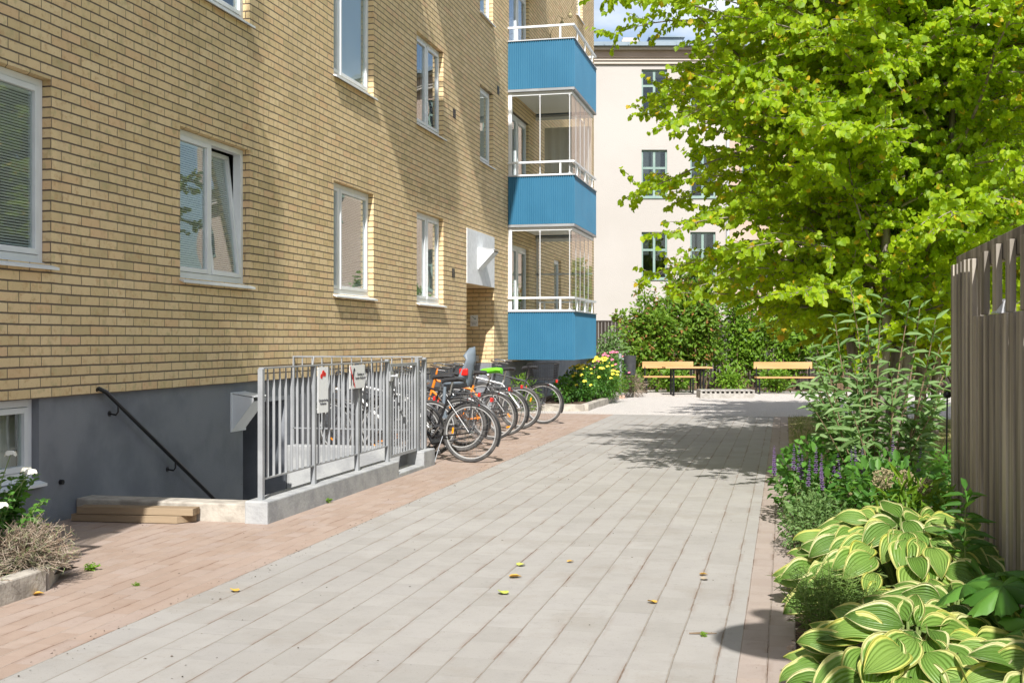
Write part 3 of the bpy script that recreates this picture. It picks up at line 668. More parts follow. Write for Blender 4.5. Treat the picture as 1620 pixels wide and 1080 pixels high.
mb = MB(); dog = [(-.16,-.08),(-.145,-.08),(-.14,-.02),(-.11,-.02),(-.105,-.08),(-.09,-.08),(-.085,.0),(-.075,.05),(-.055,.055),(-.06,.075),(-.085,.085),(-.10,.065),(-.11,.03),(-.15,.02),(-.165,.04),(-.17,.03),(-.16,0)]
mb.v = [(x, -.0045, z) for x, z in dog]; mb.f = [tuple(range(len(dog)))]; mb.build('pictogram', 'ink', s2, smooth=0)
mb = MB(); mb.obox((-.125,-.007,0), (.6,0,-1), (.23,.002,.014)); mb.build('red_bar', 'red', s2, smooth=0)
ysn = ENT[1]-.006
s3 = sign('sign', 'small white notice with a green arrow on the brick inside the entrance', ysn, 1.42+(538-507)*22.87/F, .155, .22, -5.55-.40, 0)
text_mesh('lettering', 'Entré via\ngården', .032, 'ink', s3, (0, -.0045, -.045), (PI/2, 0, 0))
mb = MB(); mb.obox((-.008,-.0045,.055), (-1,0,.8), (.07,.002,.012)); mb.v += [(.035,-.0055,.02),(.0,-.0055,.03),(.03,-.0055,.06)]; n_ = len(mb.v); mb.f.append((n_-3,n_-2,n_-1)); mb.build('arrow', 'greenf', s3, smooth=0)

# ================================================================== KERBS, PLANKS
def kerbrun(label, pts, w, h, seg=1.0, z=0):
    mb = MB()
    for a, b in zip(pts[:-1], pts[1:]):
        a, b = Vector(a+(0,)), Vector(b+(0,)); L = (b-a).length; n = max(1, round(L/seg)); d = (b-a)/n
        for k in range(n):
            c = a+d*(k+.5); mb.obox((c.x, c.y, z+h/2-.05+rnd.uniform(-.003,.003)), (d.x, d.y, rnd.uniform(-.002,.002)), (d.length-.008, w, h+.1))
    return tag(mb.build('kerb', 'kerb', smooth=0, bevel=.010), label, 'kerb')
kerbrun('short concrete kerb of the planting bed with white roses by the brick wall', [(-4.13,-3), (-4.13,5.86), (-4.42,6.45)], .11, .13, 1.0)
kerbrun('pale concrete kerb around the yellow rose bed below the balcony', [(-5.5,23.25), (-3.93,23.25), (-3.93,27.75)], .16, .13, 1.3)
for k, (dy, dz, L, lab) in enumerate(((0, 0, .98, 'lower weathered timber plank lying by the cellar stair kerb'), (.015, .058, .95, 'upper weathered timber plank stacked on another by the cellar stair kerb'))):
    mb = MB(); e = .10
    vs_ = [(-L/2,-.07,0),(L/2-(e if k == 0 else 0),-.07,0),(L/2,.07,0),(-L/2,.07,0)]
    mb.add(vs_+[(x,y,.055) for x,y,_ in vs_], [(0,3,2,1),(4,5,6,7),(0,1,5,4),(1,2,6,5),(2,3,7,6),(3,0,4,7)])
    o = mb.build('timber_plank', 'plank', smooth=0, bevel=.003); o.location = (-4.97+.03*k, 8.25+dy, .004+dz); o.rotation_euler = (0, 0, R(4+2*k)); tag(o, lab, 'plank')
# ================================================================== BACK BUILDING (camera aligned facade)
ZB = 49.0
def bx(px): return (px-810)*ZB/F
def bz(py): return H+(HY-py)*ZB/F
p = cam_rot(0, ZB)
bk = empty('plastered_apartment_building', (p[0], p[1], 0), TH, label='pale cream plastered building with green window frames behind the hedge', cat='building')
def kp(mb, name, mat, parent=None, **k): return mb.build(name, mat, parent or bk, **k)
bwin = []
xs_ = [(bx(1015), bx(1055.5), 0), (bx(1092), bx(1132), 0)]
rows = [(bz(177), bz(110)), (bz(312), bz(237)), (bz(441), bz(367)), (bz(441)-3.4, bz(367)-3.4)]
for a, b, _ in xs_:
    for z0, z1 in rows: bwin.append((a, b, z0, z1, 0))
XS = bx(1149)
for q in range(7):
    a = bx(1176)+q*2.9
    for z0, z1 in rows: bwin.append((a, a+1.1, z0-.3, z1-.3, 1))
ztop = bz(102)
for side, (x0, x1, y, mat) in enumerate(((-6, XS, 0, 'cream'), (XS, 30, .35, 'salmon'))):
    hs = [w[:4] for w in bwin if w[4] == side]
    us = sorted({x0, x1}|{h[0] for h in hs}|{h[1] for h in hs}); vs = sorted({0, ztop}|{h[2] for h in hs}|{h[3] for h in hs})
    mb = MB(); grid_holes(mb, us, vs, hs, lambda a, b: (a, y, b))
    for (a, b, c, d) in hs:
        mb.quad((a,y,c),(a,y+.2,c),(a,y+.2,d),(a,y,d)); mb.quad((b,y,c),(b,y,d),(b,y+.2,d),(b,y+.2,c)); mb.quad((a,y,d),(a,y+.2,d),(b,y+.2,d),(b,y,d)); mb.quad((a,y,c),(b,y,c),(b,y+.2,c),(a,y+.2,c))
    if side == 0: mb.quad((x0,y,0),(x0,y,ztop),(x0,12,ztop),(x0,12,0)); mb.quad((XS,0,0),(XS,.35,0),(XS,.35,ztop),(XS,0,ztop))
    else: mb.quad((x1,y,0),(x1,12,0),(x1,12,ztop),(x1,y,ztop))
    kp(mb, 'wall', mat, smooth=0)
mb = MB(); mb.box(-5.9, 29.9, 2.5, 2.6, 0, ztop); kp(mb, 'interior', 'dark', smooth=0)
mb = MB()
for (z0, z1, d) in ((bz(102), bz(97), .10), (bz(97), bz(93), .16), (bz(82), bz(78), .42)): mb.box(-6.2, 30.2, -d, .6, z0, z1-.004)
kp(mb, 'cornice', 'cornw', smooth=0)
mb = MB(); mb.box(-6.2, 30.2, -.22, .6, bz(93), bz(82)-.004); kp(mb, 'frieze', 'corn', smooth=0)
mb = MB(); mb.box(-6.3, 30.3, -.62, -.4, bz(78), bz(72)); mb.quad((-6.3,-.45,bz(76)),(30.3,-.45,bz(76)),(30.3,6,bz(76)+.3),(-6.3,6,bz(76)+.3)); mb.quad((-6.3,6,bz(76)+.3),(30.3,6,bz(76)+.3),(30.3,12,bz(76)),(-6.3,12,bz(76)))
for q in range(60): xx = -6.2+q*.6; mb.obox((xx, 2.8, bz(76)+.17), (0, 6.45, .3), (6.4, .03, .05))
for q in range(36): mb.box(-6.2+q, -6.17+q, -.645, -.62, bz(77), bz(72))
kp(mb, 'roof', 'roof', smooth=0)
h51 = lambda py: H+(HY-py)*51.5/F
mb = MB(); mb.box(bx(984)*1.05, bx(1010)*1.05, 2.5, 3.9, bz(76), h51(63)); mb.box(bx(986)*1.05, bx(1006)*1.05, 2.6, 3.8, h51(63), h51(59)); kp(mb, 'chimney', 'cornw', smooth=0)
mb = MB(); mb.box(bx(1030)*1.05, bx(1080)*1.05, 2.5, 4.2, bz(76), h51(60)); mb.box(bx(1030)*1.05-.1, bx(1080)*1.05+.1, 2.4, 4.3, h51(60), h51(58)); mb.box(bx(1120)*1.05, bx(1180)*1.05, 2.5, 4.2, bz(76), h51(64)); kp(mb, 'dormer', 'roof', smooth=0)
mb = MB(); mb.tube([(XS+.05,-.12,0),(XS+.05,-.12,ztop)], .07, 8); kp(mb, 'downpipe', 'alu')
for (a, b, z0, z1, s) in bwin:
    y = .10+(.35 if s else 0); mb = MB(); t = .07
    def rb(x0, x1, a0, a1): mb.box(x0, x1, y, y+.06, a0, a1)
    rb(a, a+t, z0, z1); rb(b-t, b, z0, z1); rb(a+t, b-t, z0, z0+t); rb(a+t, b-t, z1-t, z1); xm = (a+b)/2; zc = z0+(z1-z0)*.62
    rb(xm-.05, xm+.05, z0+t, z1-t); rb(a+t, xm-.05, zc-.045, zc+.045); rb(xm+.05, b-t, zc-.045, zc+.045)
    mb.box(a-.06, b+.06, -.05+(.35 if s else 0), y, z0-.06, z0-.002)
    f = kp(mb, 'window', 'greenf', smooth=0)
    mb = MB(); mb.box(a+t*.6, b-t*.6, y+.025, y+.035, z0+t*.6, z1-t*.6); kp(mb, 'pane', 'glass', f, smooth=0)
# pot plant with pink flowers inside one window
def bush_leaves(name, c, rad, n, size, tpl, mat, parent=None, up=.5, seed=1, shell=.45, flat=False):
    g = np.random.default_rng(seed); d = nrmz(g.normal(size=(n, 3))); rr = shell+(1-shell)*g.random(n)**.6
    Pt = np.array(c)+d*rr[:,None]*np.array(rad)
    D = nrmz(d+g.normal(size=(n,3))*.6+np.array([0,0,-.1])); Nn = nrmz(np.array([0,0,up])+g.normal(size=(n,3))*.5+d*.4)
    return leaves(name, Pt, D, Nn, size*(.6+.7*g.random(n)), tpl, mat, parent)
pp = empty('potted_plant', tuple(bk.matrix_basis @ Vector((bx(1043), .55, bz(311)))), TH, label='green potted plant with pink flowers behind a window of the cream building', cat='plant')
mb = MB(); mb.lathe([(.10,0),(.14,.2),(.145,.22)], n=14); mb.build('pot', 'terr', pp)
bush_leaves('foliage', (0,0,.45), (.32,.2,.32), 260, .13, OVAL, 'shrub', pp, seed=5)
bush_leaves('flowers', (.05,-.05,.6), (.2,.15,.2), 30, .09, ROUND, MT['pinkfl'].name if False else 'pinkfl', pp, seed=6)

# ================================================================== CAST LAMP BEHIND THE VIEW
lp = empty('garden_lamp', (.67, 2.23, 0), label='dark garden lamp post whose round shade throws a shadow on the path', cat='lamp')
mb = MB(); mb.lathe([(.07,0),(.07,.5),(.045,.55),(.04,3.3)], n=14); mb.build('pole', 'darkmetal', lp)
mb = MB(); mb.lathe([(.05,3.3),(.33,3.42),(.36,3.46),(.30,3.52),(.13,3.62),(.075,3.75),(.06,3.90),(.10,3.98),(.10,4.0),(.02,4.03)], n=28); mb.build('lamp_shade', 'darkmetal', lp)

# ================================================================== FENCES
XW = 1.18; FT = 1.985; FE = 8.72
fc = empty('wooden_fence', (XW, FE, 0), label='weathered grey wooden fence of upright boards on the right of the flower bed', cat='fence')
FI = Matrix.Translation((-XW, -FE, 0))
def fp(mb, name, mat='fence', **k):
    o = mb.build(name, mat, fc, smooth=0, **k); o.matrix_parent_inverse = FI; return o
Ysp = 7.62                                     # far panel runs full height beyond this
y = FE; k = 0; mb = MB()
while y > Ysp:                                 # overlapping full-height boards
    w = .10; xo = XW-.02-(.034 if k % 2 else 0); t = FT-.05+rnd.uniform(-.012,.012)
    mb.box(xo, xo+.024, y-w, y, .03, t); y -= .085; k += 1
fp(mb, 'board', bevel=.003)
mb = MB(); y = Ysp; k = 0
LT = 1.565
while y > -3:
    w = (.125, .10)[k % 2]; xo = XW-.02-(0 if k % 2 else .040)
    mb.box(xo, xo+.026, y-w+rnd.uniform(-.003,.003), y, .03, LT+(rnd.uniform(-.004,.004))); y -= .098; k += 1
fp(mb, 'lower_boards', bevel=.003)
mb = MB(); y = Ysp-.20
while y > -3: mb.box(XW-.045, XW-.012, y-.12, y, LT+.004, FT-.035+rnd.uniform(-.015,.01)); mb.box(XW+.085, XW+.11, y-.24, y-.14, LT-.3, FT-.03); y -= .40
fp(mb, 'upper_slats', bevel=.003)
mb = MB(); mb.box(XW-.009, XW+.036, -3, FE-.02, FT-.12, FT+.02); mb.box(XW+.012, XW+.06, -3, FE-.02, LT-.1, LT-.01); mb.box(XW+.012, XW+.06, -3, FE-.02, .3, .4); fp(mb, 'rail', bevel=.003)
mb = MB()
for y in (FE-.06, 6.6, 4.4, 2.2, 0): mb.box(XW+.061, XW+.15, y-.09, y, -.1, FT-.02)
fp(mb, 'post')
mb = MB(); yc = 6.95; mb.add([(XW-.055,yc-.07,LT+.004),(XW+.06,yc-.07,LT+.004),(XW+.06,yc+.07,LT+.004),(XW-.055,yc+.07,LT+.004),(XW+.005,yc-.07,LT+.085),(XW+.005,yc+.07,LT+.085)], [(0,3,2,1),(0,1,4),(2,3,5),(1,2,5,4),(0,4,5,3)]); fp(mb, 'post_cap', 'alu')
mb = MB(); mb.tube([(XW-.07,FE+.02,.62),(XW-.07,FE-.02,1.02)], .006, 6); mb.lathe([(.002,.0),(.022,.008),(.030,.028),(.022,.05),(.002,.058)], (XW-.07,FE-.02,1.01), 12)
o = mb.build('hook_rod', 'black'); tag(o, 'thin black rod with a ball top leaning at the end of the grey fence', 'rod')
# dark fence in front of the back building
mb = MB(); a = cam_rot(2.2, 37); b = cam_rot(15, 37); n = 120
for k in range(n):
    q = [a[i]+(b[i]-a[i])*(k+.5)/n for i in (0,1)]; mb.obox((q[0], q[1], 1.0+rnd.uniform(-.01,.01)), (CT, ST, 0), (.095, .02, 2.0))
mb.obox(((a[0]+b[0])/2, (a[1]+b[1])/2, 2.02), (CT, ST, 0), (12.8, .06, .05))
tag(mb.build('board_fence', 'fence2', smooth=0), 'dark brown board fence behind the shrubs below the cream building', 'fence')

# ================================================================== BENCHES, TABLE, PLATFORM, BIN
def bench(label, px0, px1, Z):
    x, y = cam_rot(((px0+px1)/2-810)*Z/F, Z); W = (px1-px0)*Z/F
    t = empty('park_bench', (x, y, 0), TH, label=label, cat='bench', group='wooden benches on the gravel')
    mb = MB(); mb.box(-W/2, W/2, .13, .155, .66, .84); mb.build('backrest', 'bench', t, smooth=0, bevel=.006)
    mb = MB()
    for k in range(3): mb.box(-W/2, W/2, -.30+k*.135, -.18+k*.135, .42, .455)
    mb.build('seat', 'bench', t, smooth=0, bevel=.006)
    for s in (-1, 1):
        mb = MB(); xx = s*(W/2-.07)
        mb.tube([(xx,-.27,.0),(xx,-.26,.40),(xx,-.22,.405),(xx,.08,.39),(xx,.12,.42),(xx,.16,.82)], .022, 8); mb.tube([(xx,.20,0),(xx,.09,.40)], .022, 8); mb.tube([(xx,-.30,.012),(xx,.24,.012)], .018, 6)
        mb.build('leg', 'black', t)
    return t
bench('wooden bench with black iron legs partly behind the wooden table', 1017, 1098, 31.6)
bench('wooden bench with black iron legs standing alone in front of the hedge', 1194, 1287, 31.0)
Zt = 30.2; x, y = cam_rot((1087-810)*Zt/F, Zt); W = 74*Zt/F
t = empty('wooden_table', (x, y, 0), TH, label='wooden garden table with black legs in front of the left bench', cat='table')
mb = MB()
for k in range(5): mb.box(-W/2, W/2, -.36+k*.145, -.225+k*.145, .70, .735)
mb.build('tabletop', 'bench', t, smooth=0, bevel=.005)
for s in (-1, 1):
    for q in (-1, 1): mb = MB(); mb.tube([(s*(W/2-.22),q*.26,0),(s*(W/2-.22),q*.24,.70)], .028, 8); mb.build('leg', 'black', t)
mb = MB(); mb.box(-W/2+.2, W/2-.2, -.03, .03, .65, .695); mb.build('frame', 'black', t, smooth=0)
Zp = 28.6; x, y = cam_rot((1151-810)*Zp/F, Zp); W = 86*Zp/F
t = empty('slatted_platform', (x, y, 0), TH, label='low grey slatted wooden platform on the gravel between the benches', cat='platform')
mb = MB(); n = 11
for k in range(n): mb.box(-W/2+W*k/n+.006, -W/2+W*(k+1)/n-.006, -.02, .62, .175, .20)
mb.build('slats', 'greyslat', t, smooth=0)
mb = MB(); mb.box(-W/2, W/2, -.0, .04, .0, .12); mb.box(-W/2, -W/2+.04, .04, .58, 0, .17); mb.box(W/2-.04, W/2, .04, .58, 0, .17); mb.box(-W/2, W/2, .58, .62, 0, .17)
for k in range(n+1): xx = -W/2+(W-.05)*k/n; mb.box(xx, xx+.05, .0, .04, .12, .175)
mb.build('frame', 'greyslat', t, smooth=0)
g = G(981, 630); t = empty('litter_bin', (g.x, g.y, 0), TH, label='dark litter bin hung on a pale steel post beside the yellow roses', cat='bin')
mb = MB(); mb.lathe([(.038,0),(.038,1.08),(.03,1.09)], n=12); mb.build('post', 'rail', t)
mb = MB(); mb.lathe([(.115,.57),(.135,.58),(.155,1.03),(.162,1.04),(.150,1.045),(.145,1.03),(.12,.62)], (.24,0,0), 20, caps=True); mb.build('bin', 'darkmetal', t)
mb = MB(); mb.box(.03, .1, -.02, .02, .62, .66); mb.box(.03, .1, -.02, .02, .95, .99); mb.build('bracket', 'rail', t, smooth=0)
mb = MB(); mb.lathe([(.12,-.02),(.125,.06),(.11,.08)], n=14); mb.build('base', 'terr', t)

# ================================================================== TREES
def stems_and_crown(name, base, stems, nb, zlo, zhi, Rf, leaf, mat, label, cat='tree', seed=1, per=9, tw=.11, droop=.25, thick=.05, el0=.55, group=None, trunk='bark', sub=None, tl=.42, skipf=None):
    g = random.Random(seed); root = empty(name, base, 0, label=label, cat=cat, group=group); tb = MB(); bb = MB()
    polys = []
    for (dx, dy, lean, az, top, r) in stems:
        pts = []; 
        for k in range(9):
            f = k/8; z = top*f; bend = lean*f**1.3
            pts.append(Vector((dx+math.cos(az)*bend+g.uniform(-.04,.04)*(k>0), dy+math.sin(az)*bend+g.uniform(-.04,.04)*(k>0), z)))
        polys.append((pts, top, r)); tb.tube(pts, [r*(1-.86*(k/8)**.8) for k in range(9)], 9)
    Lp, Ld, Ln, Ls = [], [], [], []
    for i in range(nb):
        pts, top, r = polys[i % len(polys)]
        f = ((i+.5)/nb)**.9; z = zlo+(min(zhi, top*.97)-zlo)*f+g.uniform(-.1,.1)
        q = max(0, min(7.999, z/top*8)); a = pts[int(q)].lerp(pts[int(q)+1], q-int(q))
        az = i*2.399+g.uniform(-.5,.5); Rz = Rf(a.z, az)
        if Rz < .15: continue
        tgt = Rz*g.uniform(.72,1.05); L = tgt
        el = el0*g.uniform(.5,1.4)*(1+.5*f); pos = a.copy(); dirv = Vector((math.cos(az), math.sin(az), el)).normalized(); seg = .22; n = max(3, int(L/seg)); line = [pos.copy()]
        for k in range(n):
            dirv = (dirv+Vector((g.uniform(-.13,.13), g.uniform(-.13,.13), g.uniform(-.08,.06)-droop*.16*(1+k/n)))).normalized(); pos = pos+dirv*seg; line.append(pos.copy())
        m = len(line); bb.tube(line, [max(.004, thick*.45*(L/3)*(1-.85*k/(m-1))) for k in range(m)], 4, caps=False)
        for k in range(max(1, int(m*.10)), m):
            for side in (-1, 1, 0, 2):
                if side in (0, 2) and g.random() < .35: continue
                if side == 2: side = g.uniform(-1, 1)
                d0 = (line[k]-line[k-1]).normalized(); lat = d0.cross(Vector((0,0,1))); lat = lat.normalized() if lat.length > .01 else Vector((1,0,0))
                fr = k/m; tlen = tl*g.uniform(.5,1.25)*(1.15-.6*fr)
                td = (lat*side*g.uniform(.5,1.1)+d0*g.uniform(.4,1)+Vector((0,0,g.uniform(-.25,.55) + (.5 if side == 0 else 0)))).normalized()
                p0 = line[k-1].lerp(line[k], g.random()); cur = p0.copy(); tpts = [p0.copy()]; nn = max(2, int(tlen/tw*2))
                for q in range(nn):
                    td = (td+Vector((g.uniform(-.1,.1), g.uniform(-.1,.1), -.05))).normalized(); cur = cur+td*(tw/2)
                    if q % 3 == 2: tpts.append(cur.copy())
                    for s in (-1, 1):
                        if g.random() < .12: continue
                        lt = td.cross(Vector((0,0,1))); lt = lt.normalized() if lt.length > .01 else Vector((1,0,0))
                        Lp.append(cur+Vector((g.uniform(-.02,.02),g.uniform(-.02,.02),g.uniform(-.02,.02))))
                        Ld.append(lt*s*g.uniform(.3,.8)+td*g.uniform(0,.6)+Vector((0,0,g.uniform(-1.2,-.1))))
                        Ln.append(Vector((g.gauss(0,.6)+.1, g.gauss(0,.5)-.8, .45+g.gauss(0,.45)))+Vector((math.cos(az), math.sin(az), 0))*g.uniform(-.1,.5)); Ls.append(leaf*g.uniform(.5,1.25))
                if len(tpts) > 1: bb.tube(tpts, .0035, 3, caps=False)
    tr = tb.build('trunk', trunk, root, smooth=60); bb.build('branches', trunk, tr, smooth=60)
    leaves('crown', np.array([tuple(v) for v in Lp]), np.array([tuple(v) for v in Ld]), np.array([tuple(v) for v in Ln]), np.array(Ls), ROUND if leaf > .0 else OVAL, mat, root)
    print(name, 'leaves', len(Lp)); return root
def prof(tab):
    def f(z, az):
        for (z0, r0), (z1, r1) in zip(tab[:-1], tab[1:]):
            if z0 <= z <= z1: return r0+(r1-r0)*(z-z0)/(z1-z0)
        return tab[-1][1] if z > tab[-1][0] else tab[0][1]
    return f
x1, y1 = cam_rot(3.5, 11.3)
stems_and_crown('katsura_tree', (x1, y1, 0), [(0,0,.25,2.6,7.0,.085),(.16,.1,.7,.5,6.8,.075),(-.12,.14,.9,2.2,6.3,.07),(.05,-.16,.6,-1.2,6.6,.07),(.2,-.1,1.0,-.2,6.0,.06)],
    310, 1.35, 6.8, prof([(1.2,1.6),(2.0,2.25),(3.0,2.65),(4.4,2.95),(5.5,2.1),(6.5,1.1),(7,.5)]),   .056, 'kats', 'bright lime green katsura tree with several slender stems on the lawn nearest the path', seed=11, tw=.058, tl=.46)
x2, y2 = cam_rot(6.1, 17.5)
stems_and_crown('golden_tree', (x2, y2, 0), [(0,0,.3,1,8.6,.09),(.2,0,.7,-.5,8.0,.07),(-.2,.1,.9,2.8,7.6,.07)],
    250, 1.15, 8.2, prof([(.7,2.1),(2,2.7),(5,3.0),(7,2.4),(8.6,1.0)]), .095, 'kats2', 'yellow-green tree standing behind the katsura tree further along the lawn', seed=12, tw=.12, tl=.5, droop=.35)
x3, y3 = cam_rot(9.0, 16.5)
stems_and_crown('lawn_tree', (x3, y3, 0), [(0,0,.3,1,9,.1),(.2,.1,.9,2,8,.07)],
    130, 1.4, 8.8, prof([(1.4,2.2),(3,3.1),(6,3.0),(9,1.0)]), .095, 'kats', 'dense green tree rising beyond the grey wooden fence at the right edge', seed=13, tw=.125, tl=.5)
# shrubs of the far hedge
def shrub(name, px, Z, w, h, label, mat, n, size, seed, cat='shrub', group=None, tpl=OVAL, zb=0, flower=None):
    x, y = cam_rot((px-810)*Z/F, Z); root = empty(name, (x, y, zb), TH, label=label, cat=cat, group=group); g = random.Random(seed); mb = MB(); cl = []
    gg = np.random.default_rng(seed)
    for k in range(max(5, int(w*8))):
        a = g.uniform(0, 2*PI); r = g.uniform(0, w/2)*.95; hh = h*g.uniform(.55, 1.0)*(1-.35*(r/(w/2))**2)
        tip = Vector((math.cos(a)*r, math.sin(a)*r*.55, hh)); b = Vector((tip.x*.35+g.uniform(-.1,.1), tip.y*.35, 0)); mid = b.lerp(tip, .5)+Vector((g.uniform(-.12,.12),0,.1))
        mb.tube([b, mid, tip], [.022, .014, .004], 4, caps=False)
        for f in (.35, .5, .65, .8, .92, 1.0):
            c = b.lerp(mid, f*2) if f < .5 else mid.lerp(tip, f*2-1); cl.append((c, .22+.20*g.random()))
    mb.build('stems', 'twig', root, smooth=60)
    m = len(cl); idx = gg.integers(0, m, n); cc = np.array([tuple(c) for c, _ in cl]); rr = np.array([r for _, r in cl])
    d = nrmz(gg.normal(size=(n,3))); Pt = cc[idx]+d*(rr[idx]*gg.random(n)**.5)[:,None]; keep = Pt[:,2] > .06; Pt, d = Pt[keep], d[keep]; k_ = len(Pt)
    Nn = nrmz(np.array([0,-.5,.7])+gg.normal(size=(k_,3))*.5); D = nrmz(d+gg.normal(size=(k_,3))*.7)
    leaves('foliage', Pt, D, Nn, size*(.55+.8*gg.random(k_)), tpl, mat, root)
    return root
grp = 'shrubs of the hedge at the end of the path'
shrub('hedge_shrub', 1035, 33.6, 2.4, 3.1, 'bushy hedge shrub with bronze tips behind the left bench, nearest the cream wall corner', 'shrubr', 7500, .13, 21, group=grp)
shrub('hedge_shrub', 1105, 34.0, 2.6, 3.7, 'tallest bronze-tipped hedge shrub behind the wooden table', 'shrubr', 8500, .13, 22, group=grp)
shrub('hedge_shrub', 1175, 34.4, 2.4, 3.0, 'dark green hedge shrub with bare stems behind the gap between the two benches', 'shrub', 4300, .13, 23, group=grp)
shrub('hedge_shrub', 1245, 33.8, 2.7, 3.0, 'green hedge shrub directly behind the right bench', 'shrub', 5600, .13, 24, group=grp)
shrub('hedge_shrub', 1330, 33.2, 3.0, 3.3, 'green hedge shrub to the right of the right bench behind the butterfly bush', 'shrub', 5200, .14, 25, group=grp)
shrub('hedge_shrub', 1425, 33.2, 3.2, 3.4, 'green hedge shrub far right behind the trees', 'shrub', 4600, .15, 26, group=grp)
shrub('hedge_shrub', 1530, 33.2, 3.4, 3.4, 'rightmost hedge shrub, seen past the end of the grey fence', 'shrub', 4000, .16, 27, group=grp)
shrub('silver_shrub', 963, 32.4, 1.0, 1.9, 'thin greyish shrub in front of the dark board fence beside the blue balcony', 'bud', 1100, .10, 28)
for k, (px, Z, w, h, lab) in enumerate(((1008,31.9,.8,.5,'low leafy plant under the left end of the left bench'),(1065,32.3,1.0,.6,'low leafy plant under the left bench behind the table legs'),(1225,31.9,1.4,.55,'low green plants under the right bench'),(1150,32.8,1.2,.45,'low leafy plant behind the slatted platform'))):
    shrub('low_plant', px, Z, w, h, lab, 'shrub', 700, .11, 40+k, 'plant', 'low plants at the foot of the hedge')
# ================================================================== BICYCLES
def wheel_meshes(tyre='rubber', rim='alurim', r=.345, fat=.019):
    a = MB(); a.ring((0,0,0), r-fat, fat, 44, 8)
    b = MB(); b.ring((0,0,0), r-fat*2-.007, .010, 44, 6, 1.2)
    c = MB()
    for k in range(32):
        t = 2*PI*k/32; s = (1 if k % 2 else -1); t2 = t+.55*(1 if (k//2) % 2 else -1)
        c.tube([(.018*math.cos(t2), s*.026, .018*math.sin(t2)), ((r-fat*2-.012)*math.cos(t), 0, (r-fat*2-.012)*math.sin(t))], .0013, 3, caps=False)
    h = MB(); h.lathe([(.012,-.05),(.024,-.035),(.016,-.02),(.016,.02),(.024,.035),(.012,.05)], (0,0,0), 10, 'y')
    return a, b, c, h
WM = {}
def wheel(parent, x, kind='std', refl=True, spin=0):
    fat = {'std': .019, 'fat': .026}[kind]; r = .345
    if kind not in WM:
        a, b, c, h = wheel_meshes(fat=fat)
        WM[kind] = [mb.build(n, m, smooth=50).data for mb, n, m in ((a,'tyre','rubber'),(b,'rim','alurim'),(c,'spokes','chrome'),(h,'hub','chrome'))]
        for me in WM[kind]:
            for o in [o for o in bpy.data.objects if o.data == me]: bpy.data.objects.remove(o)
    def ob(n, me, p):
        o = bpy.data.objects.new(n, me); C.objects.link(o); o.parent = p; return o
    t, rm, sp, hb = WM[kind]
    w = ob('wheel', t, parent); w.location = (x, 0, r); w.rotation_euler = (0, spin, 0)
    ob('rim', rm, w); ob('spokes', sp, w); ob('hub', hb, w)
    if refl:
        for a in (.4,): 
            m = MB(); m.obox((.22*math.cos(a), .008, .22*math.sin(a)), (-math.sin(a), 0, math.cos(a)), (.07, .012, .022)); m.build('reflector', 'amber', w, smooth=0, bevel=.003)
    return w
